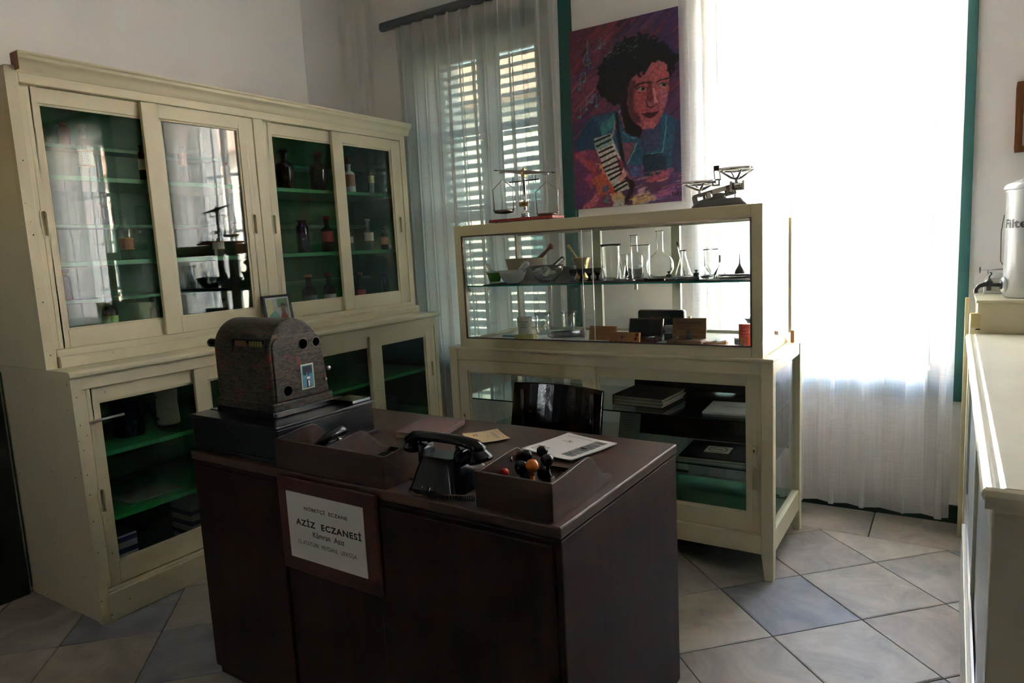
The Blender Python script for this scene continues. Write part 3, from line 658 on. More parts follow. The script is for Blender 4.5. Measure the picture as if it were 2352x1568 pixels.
obj('black_shelf_mat', MB().box(B0+.12, B1-.04, SY+.06, SY+.40, ZS, ZS+.002), BLACKM, up_, of)
for x in (B0+.05, -1.6, -1.17, B1-.05): obj('shelf_support', MB().box(x-.007, x+.007, E1-.05, E1-.04, ZS-.03, ZS-.006).box(x-.006, x+.006, SY+.034, SY+.044, ZS-.03, ZS-.006), GREYCREAM, up_, of)
MZ = ZS+.0026; FZ = ZB+.0266
tag(obj('wedge_block', MB().prism([(-.612, .930), (-.597, .930), (-.597, .985), (-.612, .985)], 'y', 3.27, 3.33), ORANGEBK, off=(-.6, 3.3, .93), bevel=.003), 'small orange brown wooden block on the counter behind the vitrine', 'block')

# ================================================================== DESK
DT = -.0232; DO = Vector((-2.134, 1.292, 0)); DU = Vector((math.cos(DT), math.sin(DT), 0)); DV = Vector((-math.sin(DT), math.cos(DT), 0)); DZ = .800
def W(u, v, z=DZ): return DO+DU*u+DV*v+Vector((0, 0, z+.0005))
def on_desk(x, y):  # world -> desk local
    d = Vector((x, y, 0))-DO; return d.dot(DU), d.dot(DV)
DW, DD = 1.424, .712
desk = thing('desk', 'large dark brown wooden desk with the white pharmacy sign on its front', 'desk', DO, DT)
obj('desk_top', MB().box(0, DW, 0, DD, .772, .80), DESKTOP, desk, bevel=.004)
obj('desk_body', MB().box(.004, DW-.002, .004, DD-.004, .03, .768), DESK, desk, bevel=.004)
obj('plinth', MB().box(.015, DW-.012, .015, DD-.02, 0, .03), DESK, desk)
obj('edge_reveal', MB().box(.008, DW-.008, .008, DD-.008, .767, .773), BLACKM, desk)
obj('front_panel', MB().box(.02, .455, -.006, .004, .05, .755), DESK, desk, bevel=.003)
obj('front_panel', MB().box(.855, DW-.02, -.006, .004, .05, .755), DESK, desk, bevel=.003)
# sign
sg = thing('pharmacy_sign', 'white lettered sign on a dark red board hung on the desk front', 'sign', W(.668, -.006, .55), DT)
obj('backing_board', MB().box(-.198, .205, -.012, 0, -.045, .24), SIGNW, sg, bevel=.004)
obj('sign_sheet', MB().box(-.157, .158, -.0145, -.012, -.001, .199), SIGNP, sg)
for body, wd, ht, cx, cz, bold, spc in (('N\u00d6BET\u00c7\u0130  ECZANE', .178, .0165, .008, .150, .02, 1.1), ('AZ\u0130Z  ECZANES\u0130', .268, .025, .012, .103, .03, 1.15), ('K\u00e2mran  Aziz', .128, .017, .012, .076, .008, 1.05), ('12, ATAT\u00dcRK  MEYDANI,  LEFKO\u015eA', .240, .0185, .002, .043, .0, 1.0)):
    t_ = text_mb(body, wd, ht, bold, spc); place(t_, (cx, -.0145, cz), (1, 0, 0), (0, 0, 1)); obj('lettering', t_, INK, sg, clean=False)

# ================================================================== CHAIR
ch = thing('office_chair', 'dark lacquered wooden chair behind the desk with a curved back panel', 'chair', (-1.42, 2.33, 0), 0)
secs = []
for k in range(13):
    x = -.217+.434*k/12; bow = .045*(1-(x/.217)**2)
    secs.append([(x, .16+bow, .625), (x, .175+bow+.01, .625), (x, .221+bow, .825-.004*k/12*3), (x, .206+bow, .825-.004*k/12*3)])
obj('back_panel', MB().loft(secs), CHAIRW, ch, bevel=.004)
mb = MB()
for x, z in ((-.17, .765), (-.17, .665), (.17, .765), (.17, .665)): mb.sphere((x, .178+.045*(1-(x/.217)**2)+.01*(z-.625)/.1, z), .004, 8, 6)
obj('rivets', mb, CHROME, ch)
obj('seat', MB().loft([rrect(.42, .40, .06, .42, 5, 0, -.02), rrect(.43, .41, .06, .445, 5, 0, -.02)]), CHAIRW, ch, bevel=.004)
for sx in (-1, 1):
    obj('leg', MB().tube([(sx*.185, -.19, 0), (sx*.175, -.18, .42)], [.014, .019], 10), CHAIRW, ch)
    obj('leg', MB().tube([(sx*.185, .19, 0), (sx*.172, .16, .43), (sx*.17, .185, .66), (sx*.17, .20, .80)], [.014, .018, .015, .012], 10), CHAIRW, ch)
    obj('stretcher', MB().tube([(sx*.18, -.185, .2), (sx*.178, .175, .2)], .009, 8), CHAIRW, ch)
# ================================================================== CASH REGISTER
rb = thing('cash_register', 'old grey brown crinkle painted cash register with arched top and red rubbed patches', 'cash register', W(.0, .03), DT)
# drawer base
mb = MB().box(-.015, .434, -.004, .395, .012, .108); obj('drawer_base', mb, BLACKWOOD, rb, bevel=.004)
obj('base_foot', MB().box(-.022, .439, -.010, .415, 0, .014), BLACKWOOD, rb, bevel=.003)
obj('base_top', MB().box(-.020, .439, -.010, .40, .106, .118), BLACKWOOD, rb, bevel=.004)
x0, x1 = .052, .342; v0 = .062; ZB_ = .118
obj('pedestal', MB().box(x0-.006, x1+.008, v0-.008, v0+.24, ZB_, ZB_+.022), BLACK, rb, bevel=.004)
def arch(o_, n=14):
    H, r = .315, .085; D = .232; pts = [(v0+o_, ZB_+.02), (v0+o_-.0, ZB_+.20)]
    for k in range(n+1):
        a = PI-(PI/2)*k/n; pts.append((v0+.095+.095*math.cos(a)+o_*0, ZB_+.215+(.095-o_)*math.sin(a)))
    for k in range(1, n+1):
        a = PI/2-(PI/2)*k/n; pts.append((v0+.095+.122*math.cos(a), ZB_+.215+(.095-o_)*math.sin(a)-.055*(k/n)**2))
    pts += [(v0+D-o_, ZB_+.02)]
    return pts
body = obj('register_body', MB().prism(arch(0), 'x', x0+.002, x1-.002), CRINKLE, rb, bevel=.006, seg=3)
for p in body.data.polygons: p.use_smooth = abs(p.normal.x) < .5 and p.normal.z > .05
obj('base_step', MB().box(x0-.004, x1+.004, v0-.005, v0+.237, ZB_+.02, ZB_+.048), CRINKLE, rb, bevel=.004)
# raised side panel with arched top
pp = [(v0+.012, ZB_+.05), (v0+.012, ZB_+.225)]
for k in range(9): a = PI-PI/2*k/8; pp.append((v0+.05+.038*math.cos(a), ZB_+.225+.030*math.sin(a)))
for k in range(1, 9): a = PI/2-PI/2*k/8; pp.append((v0+.165+.04*math.cos(a), ZB_+.225+.030*math.sin(a)))
pp += [(v0+.217, ZB_+.05)]
sp = obj('side_plate', MB().prism(pp, 'x', x1-.004, x1+.003), CRINKLE, rb, bevel=.002)
for (v, z, r) in ((.131, .222, .0165), (.184, .222, .0145), (.055, .080, .0165)):
    q = MB().lathe([(r, 0), (r, .0008), (r*.9, .0012), (0, .0012)], (x1+.0028, v0+v, ZB_+z), 20, Euler((0, PI/2, 0)).to_matrix()); obj('punched_hole', q, HOLE, sp)
    q = MB().lathe([(r, 0), (r+.002, 0), (r+.002, .0018), (r, .0018)], (x1+.003, v0+v, ZB_+z), 20, Euler((0, PI/2, 0)).to_matrix(), close=True); obj('hole_rim', q, DARKSTEEL, sp)
for (v, z, r) in ((.218, .128, .008), (.201, .094, .005)):
    q = MB().lathe([(r*.6, 0), (r*.6, .008), (r, .010), (r, .016), (r*.6, .018), (0, .018)], (x1+.002, v0+v, ZB_+z), 12, Euler((0, PI/2, 0)).to_matrix()); obj('side_knob', q, STEEL, rb)
# picture sticker on the side
st = MB().box(x1+.003, x1+.0038, v0+.112, v0+.164, ZB_+.072, ZB_+.155); so = obj('picture_sticker', st, paint('sticker_edge', srgb(176, 176, 160), .4), rb)
obj('sticker_sky', MB().box(x1+.0038, x1+.0040, v0+.116, v0+.160, ZB_+.076, ZB_+.151), paint('sticker_blue', srgb(64, 130, 152), .3, .12, 60), so)
q = MB(); X_ = x1+.0042
for pts in (((.119, .148), (.157, .148), (.157, .125), (.150, .118), (.147, .128), (.141, .112), (.135, .128), (.130, .116), (.119, .122)), ((.130, .077), (.133, .098), (.137, .108), (.142, .108), (.145, .096), (.150, .077))):
    q.add([(X_, v0+a, ZB_+b_) for a, b_ in pts], [tuple(range(len(pts)))])
obj('sticker_figure', q, paint('sticker_dark', srgb(24, 32, 50), .3), so)
q = MB(); q.add([(X_+.0002, v0+a, ZB_+b_) for a, b_ in ((.134, .112), (.147, .112), (.146, .104), (.135, .104))], [(0, 1, 2, 3)]); q.add([(X_+.0002, v0+a, ZB_+b_) for a, b_ in ((.138, .1), (.144, .1), (.145, .08), (.139, .08))], [(0, 1, 2, 3)])
obj('sticker_highlight', q, PORC, so)
# display slot in front
q = MB(); zs0, zs1 = ZB_+.212, ZB_+.250
ring_prism(q, [(x0+.105, zs0-.004), (x1-.012, zs0-.004), (x1-.012, zs1+.004), (x0+.105, zs1+.004)], [(x0+.110, zs0), (x1-.017, zs0), (x1-.017, zs1), (x0+.110, zs1)], 'y', v0-.003, v0+.02); fr_ = obj('display_frame', q, BLACKM, rb)
obj('display_glass', MB().box(x0+.110, x1-.017, v0+.003, v0+.0045, zs0, zs1), paint('display_dark', srgb(30, 27, 18), .15), fr_)
for k, (a, b_) in enumerate(((.118, .178),)+tuple((.194+.0135*i, .204+.0135*i) for i in range(5))):
    obj('indicator_tab', MB().box(x0+a, x0+b_, v0+.001, v0+.003, zs0+.005, zs1-.004), paint('tab_orange', srgb(112, 74, 36), .5) if k == 0 else (MATS.get('tab_yellow') or paint('tab_yellow', srgb(112, 104, 44), .5)), fr_)
obj('crank_shaft', MB().tube([(x0, v0+.05, ZB_+.225), (x0-.018, v0+.05, ZB_+.225)], .008, 12), STEEL, rb)
obj('crank_handle', MB().lathe([(.0, 0), (.012, .0), (.0145, .004), (.0145, .075), (.011, .083), (0, .085)], (x0-.016, v0+.05, ZB_+.225), 16, Euler((0, -PI/2, 0)).to_matrix()), BLACK, rb)
obj('receipt_plate', MB().box(x1-.01, x1+.088, v0+.245, v0+.325, ZB_+.0, ZB_+.012), BLACK, rb, bevel=.002)
obj('plate_edge', MB().box(x1+.086, x1+.090, v0+.245, v0+.325, ZB_+.004, ZB_+.012), CHROME, rb)
tag(obj('glossy_plate', MB().box(-.005, .075, .06, .19, 0, .004), BLACK, off=(0,0,0), bevel=.001), 'thin black glossy plate left of the cash register on its drawer base', 'plate')
o = bpy.data.objects['glossy_plate']; o.location = W(.0, .03, DZ+.1181); o.rotation_euler = (0, 0, DT)

# ================================================================== TRAYS
def scroll(D, h0, hp, ph, hl):       # profile in (v, z): rises to a peak then falls in an ogee
    pts = [(0, 0), (0, h0)]
    for k in range(7): t = k/6; pts.append((ph*t, h0+(hp-h0)*(t*t*(3-2*t))))
    for k in range(1, 11): t = k/10; pts.append((ph+(D-.03-ph)*t, hp+(hl-hp)*(t*t*(3-2*t))))
    for k in range(1, 6): a = PI/2*(1-k/5); pts.append((D-.03+.03*math.cos(a), hl-.028+.028*math.sin(a)*1.0))
    pts.append((D, 0)); return pts
tr = thing('stamp_tray', 'dark wooden desk tray holding rubber stamps at the desk corner', 'tray', W(*on_desk(-.953, 1.282)), DT)
tw, td = .214, .305; pf = scroll(td, .090, .102, .17, .030)
obj('front_board', MB().box(0, tw, 0, .009, 0, .090), TRAYW, tr, bevel=.002)
obj('side_board', MB().prism([p for p in pf if True], 'x', -.001, .008), TRAYW, tr, bevel=.0015); obj('side_board', MB().prism(pf, 'x', tw-.008, tw+.001), TRAYW, tr, bevel=.0015)
obj('bottom_board', MB().box(.008, tw-.008, .009, td, .002, .010), TRAYW, tr); obj('cross_board', MB().box(.008, tw-.008, td-.012, td-.004, .010, .022), TRAYW, tr)
st_l = [(-.956, 1.431, BLACK, 'black knobbed rubber stamp at the back left of the stamp tray', .024, .086), (-.925, 1.475, BLACK, 'black knobbed rubber stamp at the back of the stamp tray', .024, .086), (-.936, 1.385, REDB, 'small red knobbed rubber stamp in the stamp tray', .0165, .066),
        (-.896, 1.405, BLACK, 'large black knobbed rubber stamp at the front of the stamp tray', .027, .078), (-.903, 1.52, BLACK, 'black knobbed rubber stamp furthest back beside the white leaflet', .022, .088), (-.862, 1.475, BLACK, 'black knobbed rubber stamp behind the amber one', .0235, .082), (-.866, 1.405, AMBERB, 'amber brown knobbed rubber stamp in the stamp tray', .024, .088)]
for (x, y, mt, lb, r, zc) in st_l:
    u, v = on_desk(x, y); r *= .74 if r < .02 else .70; zc -= .020
    s_ = thing('rubber_stamp', lb, 'stamp', W(u, v, DZ+.010), DT, 'rubber stamps in the wooden tray')
    obj('knob', MB().lathe([(0, zc-r-.008), (.006, zc-r-.012), (.005, zc-r), (r*.72, zc-r*.72), (r, zc-.001), (r*.93, zc+r*.4), (r*.6, zc+r*.82), (0, zc+r)], (0,0,0), 18), mt, s_)
    obj('stem', MB().lathe([(.011, .018), (.008, .024), (.0055, .032), (.0062, zc-r-.009), (0, zc-r-.008)], (0,0,0), 12), mt if mt is AMBERB else DARKCAP, s_)
    obj('stamp_base', MB().box(-.014, .014, -.010, .010, .0, .019), LIGHTWOOD if mt is AMBERB else DARKCAP, s_, bevel=.002)
t1 = thing('divided_tray', 'two part dark wooden desk tray with scrolled dividers beside the cash register', 'tray', W(*on_desk(-1.691, 1.288)), DT)
tw, td = .447, .27; pf = scroll(td, .088, .100, .14, .030)
obj('front_board', MB().box(0, tw, 0, .009, 0, .090), TRAYW, t1, bevel=.002)
for x in (0, .222, tw): obj('side_board' if x != .222 else 'divider', MB().prism(pf, 'x', x-(.008 if x else .001), x+(.001 if x != .222 else 0)), TRAYW, t1, bevel=.0015)
obj('bottom_board', MB().box(.008, tw-.008, .009, td, .002, .010), TRAYW, t1); obj('cross_board', MB().box(.008, tw-.008, td-.012, td-.004, .010, .022), TRAYW, t1)
# punch and stapler in the tray
pu = thing('hole_punch', 'glossy black desk tool lying in the left half of the divided tray', 'desk tool', W(*on_desk(-1.60, 1.42), DZ+.01), DT)
obj('body', MB().loft([rrect(.06, .12, .012, 0), rrect(.055, .11, .012, .03), rrect(.03, .08, .012, .045)]), BLACK, pu, bevel=.003)
obj('lever', MB().tube([(0, -.05, .045), (.0, 0, .062), (0, .05, .068), (.0, .075, .060)], [.010, .014, .016, .008], 12), BLACK, pu)
obj('pin', MB().tube([(-.02, .03, .046), (.02, .03, .046)], .004, 8), CHROME, pu)
bx = thing('ink_pad', 'small dark ink pad in the right half of the divided tray', 'ink pad', W(*on_desk(-1.36, 1.40), DZ+.01), DT+.2)
obj('tin', MB().loft([rrect(.07, .1, .01, 0), rrect(.07, .1, .01, .022)]), BLACKM, bx, bevel=.002); obj('lid', MB().loft([rrect(.074, .104, .01, .022), rrect(.072, .102, .01, .03)]), BLACK, bx, bevel=.002)

# ================================================================== TELEPHONE
ph = thing('rotary_telephone', 'black bakelite rotary telephone with its dial turned away on the desk front', 'telephone', W(*on_desk(-1.103, 1.365)), DT)
def rr(w0, w1, d0, d1, z, r): # rect x w0..w1, y d0..d1
    return rrect(w1-w0, d1-d0, r, z, 4, (w0+w1)/2, (d0+d1)/2)
obj('telephone_body', MB().loft([rr(-.082, .082, -.07, .125, .006, .016), rr(-.080, .080, -.068, .123, .012, .016), rr(-.074, .074, -.064, .105, .028, .016), rr(-.068, .068, -.058, .088, .055, .016), rr(-.060, .060, -.050, .060, .085, .016), rr(-.054, .054, -.044, .030, .104, .016), rr(-.050, .050, -.040, .022, .110, .014)], True), BAKELITE, ph)
obj('base_plate', MB().loft([rr(-.084, .084, -.072, .127, 0, .016), rr(-.084, .084, -.072, .127, .006, .016)]), BLACKM, ph, bevel=.001)
for sx in (-1, 1):
    c_ = MB().loft([rr(sx*.056-.012, sx*.056+.012, -.036, .020, .085, .006), rr(sx*.060-.010, sx*.060+.010, -.032, .016, .125, .006), rr(sx*.062-.009, sx*.062+.009, -.030, .014, .137, .005)], True); obj('cradle_arm', c_, BAKELITE, ph)
    for yy in (-.024, .012): obj('cradle_fork', MB().tube([(sx*.062, yy*.9-.002, .134), (sx*.063, yy*1.25-.002, .152)], [.006, .0045], 8), BAKELITE, ph)
hs_ = obj('handset', MB().tube([(-.110, -.006, .128), (-.112, -.006, .142), (-.100, -.006, .153), (-.07, -.006, .158), (-.03, -.006, .161), (.03, -.006, .161), (.07, -.006, .158), (.100, -.006, .153), (.112, -.006, .142), (.110, -.006, .128)], [.019, .020, .018, .0165, .0155, .0155, .0165, .018, .021, .020], 14), BAKELITE, ph)
obj('earpiece', MB().lathe([(.014, .014), (.020, .006), (.0245, -.004), (.0255, -.016), (.022, -.021), (0, -.019)], (-.108, -.006, .128), 20, Euler((0, R(14), 0)).to_matrix()), BAKELITE, hs_)
obj('mouthpiece', MB().lathe([(.016, .016), (.022, .008), (.028, -.002), (.032, -.012), (.034, -.020), (.031, -.026), (0, -.022)], (.110, -.006, .128), 22, Euler((0, R(-18), 0)).to_matrix()), BAKELITE, hs_)
dm = Euler((R(-52), 0, 0)).to_matrix(); dl = obj('dial', MB().lathe([(0, .008), (.036, .008), (.038, .006), (.040, 0), (.036, -.004)], (0, .094, .060), 28, dm), BLACK, ph)
dh = MB()
for k in range(10):
    a = R(20+k*28); c = Vector((0, .094, .060))+dm @ Vector((.028*math.cos(a), .028*math.sin(a), .0084)); dh.lathe([(.0045, 0), (.0055, 0), (.0055, .0012), (.0045, .0012)], c, 10, dm, close=True)
obj('finger_holes', dh, CHROME, dl)
for sx in (-.022, .004): obj('cord_clip', MB().tube([(sx, -.074, .028), (sx, -.078, .020), (sx, -.076, .010)], .0022, 8), CHROME, ph)
# cords
def helix(path, r, turns, n):
    P = [Vector(p) for p in path]; out = []
    for k in range(n+1):
        t = k/n*(len(P)-1); i = min(int(t), len(P)-2); f_ = t-i; p = P[i].lerp(P[i+1], f_); tg = (P[i+1]-P[i]).normalized(); a = 2*PI*turns*k/n
        s1 = tg.orthogonal().normalized(); s2 = tg.cross(s1); out.append(p+s1*r*math.cos(a)+s2*r*math.sin(a))
    return out
obj('coiled_cord', MB().tube(helix([(-.012, -.082, .010), (.02, -.088, .008), (.06, -.083, .008), (.10, -.070, .008), (.128, -.056, .008)], .0055, 22, 300), .0016, 5), BLACKM, ph)
obj('cloth_cord', MB().tube([(-.01, -.075, .012), (-.012, -.080, .004), (-.03, -.086, .003), (-.055, -.078, .003), (-.060, -.074, .003), (-.088, -.01, .003), (-.115, .004, .003), (-.135, .0, .003)], .0026, 8), BROWNCORD, ph)
obj('cloth_cord', MB().tube([(.0, -.078, .010), (.04, -.080, .012), (.09, -.066, .014), (.125, -.052, .014)], .0022, 8), BROWNCORD, ph)

for c_ in list(ph.children_recursive):
    if not c_.name.startswith(('cloth_cord', 'coiled_cord')):
        for v_ in c_.data.vertices: v_.co.z *= .84
# ================================================================== PAPERS ON THE DESK
def quad_thing(name, lb, cat, pts, h, mat, mat2=None, group=None):
    """flat thing from its four corners on the desk (world xy)."""
    c = sum((Vector((*p, 0)) for p in pts), Vector())/4; u = (Vector(pts[1])-Vector(pts[0])); rz = math.atan2(u.y, u.x)
    wd = ((Vector(pts[1])-Vector(pts[0])).length+(Vector(pts[2])-Vector(pts[3])).length)/2; dp = ((Vector(pts[3])-Vector(pts[0])).length+(Vector(pts[2])-Vector(pts[1])).length)/2
    return thing(name, lb, cat, (c.x, c.y, DZ), rz, group), wd, dp
bk, wd, dp = quad_thing('book', 'faded mauve cloth bound book lying on the desk behind the telephone', 'book', [(-1.603, 1.691), (-1.426, 1.79), (-1.435, 1.955), (-1.615, 1.87)], .02, BOOKC)
bk.rotation_euler[2] = R(12); wd, dp = .165, .205; bk.location = (-1.515, 1.80, DZ+.0005)
obj('cover', MB().box(-wd/2, wd/2, -dp/2, dp/2, .017, .0195), BOOKC, bk, bevel=.0008); obj('cover', MB().box(-wd/2, wd/2, -dp/2, dp/2, 0, .0025), BOOKC, bk, bevel=.0008)
obj('spine', MB().prism([(wd/2-.003, 0), (wd/2+.002, .004), (wd/2+.002, .0155), (wd/2-.003, .0195)], 'y', -dp/2, dp/2), BOOKC, bk); obj('page_block', MB().box(-wd/2+.003, wd/2-.003, -dp/2+.003, dp/2-.003, .0025, .017), PAPERBLOCK, bk)
rnd = random.Random(2)
pp_ = thing('prescription_form', 'yellowed printed paper form lying behind the telephone', 'paper', (-1.282, 1.800, DZ+.0005), R(-42))
def sheet(mb, wd, dp, z, warp=.002, n=6):
    v = [((i/n-.5)*wd, (j/n-.5)*dp, z+warp*((i/n-.5)**2*4+(j/n-.5)**2*3)*(1 if (i+j) % 2 else .9)) for j in range(n+1) for i in range(n+1)]
    f = [(j*(n+1)+i, j*(n+1)+i+1, (j+1)*(n+1)+i+1, (j+1)*(n+1)+i) for j in range(n) for i in range(n)]
    mb.add(v, f); k = len(v); return mb
pw, pd = .135, .125
pp_.rotation_euler[2] = R(-38); mb = sheet(MB(), pw, pd, .0012, .004); o = obj('paper_sheet', mb, YELLOWP, pp_); s_ = o.modifiers.new('s', 'SOLIDIFY'); s_.thickness = .0005
q = MB()
for a in ((-.056, -.050, .056, -.0492), (-.056, .0492, .056, .050), (-.0565, -.05, -.0557, .05), (.0557, -.05, .0565, .05)): q.add([(a[0], a[1], .0056), (a[2], a[1], .0056), (a[2], a[3], .0056), (a[0], a[3], .0056)], [(0,1,2,3)])
obj('printed_border', q, GREYINK, pp_)
q = lines_mb(2, .085, .0028, .007, rnd); place(q, (0, .036, .0052), (1,0,0), (0,1,0)); obj('printed_lines', q, GREYINK, pp_)
q = lines_mb(2, .04, .0032, .009, rnd); place(q, (-.03, -.022, .0052), (1,0,0), (0,1,0)); q.add([(-.002, .004, .0054), (.002, .004, .0054), (.002, .008, .0054), (-.002, .008, .0054)], [(0,1,2,3)]); obj('printed_lines', q, INK, pp_)
lf = thing('leaflet', 'white printed leaflet with a column of small pictures beside the stamp tray', 'leaflet', (-.972, 1.800, DZ+.0005), R(-14))
lw, ld = .200, .215
for k in range(3): obj('page', sheet(MB(), lw-.001*k, ld-.001*k, .0015+.0018*(2-k), .003), WHITEP, lf)
z = .0085
q = lines_mb(2, .11, .0018, .004, rnd); place(q, (-.03, .085, z), (1,0,0), (0,1,0)); obj('small_print', q, GREYINK, lf)
t_ = text_mb('NV GORIUS', .04, .006, .02); place(t_, (-.035, .028, z), (1,0,0), (0,1,0)); obj('lettering', t_, INK, lf, clean=False)
q = MB().lathe([(.006, z-.0005), (.0, z)], (-.033, .042, 0), 12); obj('gold_emblem', q, GOLDINK, lf)
for k, s_ in enumerate(('REYNAOS', 'HYMNEIN', 'KI SUN')):
    t_ = text_mb(s_, .05, .007, .03); place(t_, (-.055, -.058-.014*k, z), (1,0,0), (0,1,0)); obj('lettering', t_, INK, lf, clean=False)
for k in range(6):
    y = .078-.028*k; obj('small_picture', MB().box(.035, .078, y-.012, y+.009, z-.0015, z), GREYINK, lf)
    q = lines_mb(3, .03, .0018, .005, rnd); place(q, (.057, y+.005, z), (1,0,0), (0,1,0)); obj('picture_ink', q, INK, lf)

# photo standing on the ledge behind the register
pf_ = thing('photo_frame', 'small black framed colour photograph standing on the cabinet ledge behind the cash register', 'picture frame', (-2.93, 2.347, 1.0365), R(90))
pf_.rotation_euler = (R(-8), 0, R(84)); fw, fh = .162, .205; f = .012
mb = MB(); mb.box(-fw/2, fw/2, -.008, .004, 0, f); mb.box(-fw/2, fw/2, -.008, .004, fh-f, fh); mb.box(-fw/2, -fw/2+f, -.008, .004, f, fh-f); mb.box(fw/2-f, fw/2, -.008, .004, f, fh-f)
obj('frame', mb, BLACK, pf_, bevel=.001)
ph_ = obj('photograph', MB().box(-fw/2+f, fw/2-f, -.002, 0, f, fh-f), paint('photo_mount', srgb(196, 202, 200), .3), pf_)
y = -.0024
def flat(pts, mat, nm, yy=y): return obj(nm, MB().add([(a, yy, b_) for a, b_ in pts], [tuple(range(len(pts)))]), mat, ph_, clean=False)
flat([(-.062, .02), (.062, .02), (.062, .186), (-.062, .186)], paint('photo_bg', srgb(150, 160, 150), .3, .1, 30), 'photo_background')
flat([(-.062, .09), (-.03, .10), (-.028, .186), (-.062, .186)], paint('photo_pale', srgb(178, 176, 120), .3, .1, 30), 'photo_curtain', y-.0003)
flat([(0, .14), (.058, .14), (.058, .186), (0, .186)], paint('photo_green', srgb(70, 110, 60), .3, .1, 30), 'photo_plant', y-.0003)
flat([(-.062, .02), (.0, .02), (.005, .10), (-.02, .125), (-.05, .105), (-.062, .09)], paint('photo_teal', srgb(80, 140, 130), .3, .3, 60), 'photo_dress', y-.0005)
flat([(.005, .02), (.056, .02), (.052, .09), (.04, .112), (.02, .112), (.006, .08)], paint('photo_orange', srgb(140, 80, 50), .3, .1, 30), 'photo_shirt', y-.0006)
flat([(.020, .112), (.040, .112), (.044, .135), (.038, .152), (.024, .152), (.018, .135)], paint('photo_skin', srgb(120, 90, 70), .3), 'photo_face', y-.0008)
flat([(.016, .138), (.022, .158), (.036, .162), (.046, .150), (.046, .138), (.040, .148), (.024, .148)], paint('photo_hair', srgb(30, 26, 26), .3), 'photo_hair_shape', y-.001)
obj('strut', MB().box(-.01, .01, .004, .007, .01, .12).xf(Matrix.Rotation(R(-18), 4, 'X') @ Matrix.Translation((0, .0, 0))), BLACK, pf_)

# ================================================================== GLASSWARE AND MORTARS ON THE VITRINE SHELF
def glass_vessel(name, lb, cat, loc, outer, mat=None, thick=.0022, n=32, group=None, base=.004):
    t = thing(name, lb, cat, loc, 0, group)
    inner = [(max(r-thick, .0008), z) for r, z in outer if z >= base]
    prof = [(0, 0)]+outer+[(inner[-1][0], outer[-1][1])]+inner[::-1][1:]+[(0, base)]
    obj('glass_body', MB().lathe(prof, (0,0,0), n), mat or CLEARG, t, clean=False); return t
def pestle(t, p0, p1, r0, r1, mat, knob=None):
    p0, p1 = Vector(p0), Vector(p1); d = (p1-p0); path = [p0-d.normalized()*r0*.6]+[p0+d*k for k in (0, .08, .3, .6, .9, 1)]+[p1+d.normalized()*r1*.5]
    rr_ = [r0*.5, r0*.9, r0, r0*.62+r1*.2, r1*.85, r1, r1, r1*.5]
    return obj('pestle', MB().tube(path, rr_, 14), mat, t)
# 1 green cup
t = thing('green_mortar', 'small dark green glazed mortar with white rim at the left end of the vitrine shelf', 'mortar', (-2.005, 2.975, MZ))
obj('bowl', MB().lathe([(0, .008), (.026, .008), (.028, .012), (.041, .054), (.040, .056), (.036, .054), (.024, .014), (0, .013)], n=24), GREENGL, t)
obj('rim', MB().lathe([(.0405, .054), (.044, .057), (.044, .061), (.039, .061), (.036, .054)], n=24, close=True), PORC, t)
obj('foot', MB().lathe([(0, 0), (.029, 0), (.030, .004), (.026, .008), (0, .008)], n=24), PORC, t)
pestle(t, (.005, 0, .022), (-.040, -.006, .098), .011, .009, PORC)
t = thing('white_mortar', 'white porcelain mortar bowl with a thick white pestle leaning right', 'mortar', (-1.868, 2.935, MZ))
obj('bowl', MB().lathe([(0, 0), (.030, 0), (.034, .003), (.052, .018), (.066, .046), (.070, .062), (.068, .064), (.062, .060), (.048, .022), (.03, .009), (0, .007)], n=32), OPAL, t)
obj('spout', MB().loft([[(.060, -.012, .045), (.060, .012, .045), (.064, .012, .063), (.064, -.012, .063)], [(.070, -.006, .056), (.070, .006, .056), (.080, .006, .0635), (.080, -.006, .0635)]]), OPAL, t)
pestle(t, (.0, .0, .022), (.075, .02, .098), .014, .0165, OPAL)
t = thing('stoneware_mortar', 'large beige stoneware mortar with a wooden handled pestle', 'mortar', (-1.925, 3.16, MZ))
obj('bowl', MB().lathe([(0, 0), (.062, 0), (.068, .006), (.078, .02), (.098, .07), (.108, .112), (.110, .118), (.106, .119), (.100, .112), (.088, .06), (.06, .018), (0, .014)], n=36), PORCB, t)
obj('pestle_handle', MB().tube([(.02, -.02, .05), (.09, -.01, .115), (.135, -.005, .152), (.150, -.004, .165), (.158, -.003, .171), (.166, -.003, .178)], [.017, .012, .009, .010, .015, .017], 14), PESTLEW, t)
t = thing('glass_mortar', 'clear glass mortar bowl with a glass ball ended pestle', 'mortar', (-1.665, 2.925, MZ))
obj('glass_bowl', MB().lathe([(0, 0), (.030, 0), (.036, .002), (.058, .022), (.076, .055), (.083, .082), (.081, .084), (.077, .081), (.070, .056), (.052, .028), (.03, .010), (0, .008)], n=40), CLEARG, t, clean=False)
pestle(t, (-.012, 0, .042), (.085, .012, .115), .019, .0115, CLEARG); obj('stone_rim', MB().lathe([(.03, .0), (.031, .003), (.0, .003)], n=20), FROST, t)
t = thing('iron_mortar', 'dark grey green cast mortar with square side lugs behind the blue eye baths', 'mortar', (-1.668, 3.13, MZ))
obj('bowl', MB().lathe([(0, 0), (.045, 0), (.047, .006), (.042, .012), (.040, .030), (.041, .050), (.050, .064), (.052, .070), (.046, .070), (.036, .055), (.033, .02), (0, .015)], n=28), IRON, t)
for sx in (-1, 1): obj('lug', MB().box(sx*.038, sx*.056, -.010, .010, .028, .046), IRON, t, bevel=.002)
t = thing('brass_mortar', 'brass mortar with flared rim and a knobbed brass pestle', 'mortar', (-1.645, 3.26, MZ))
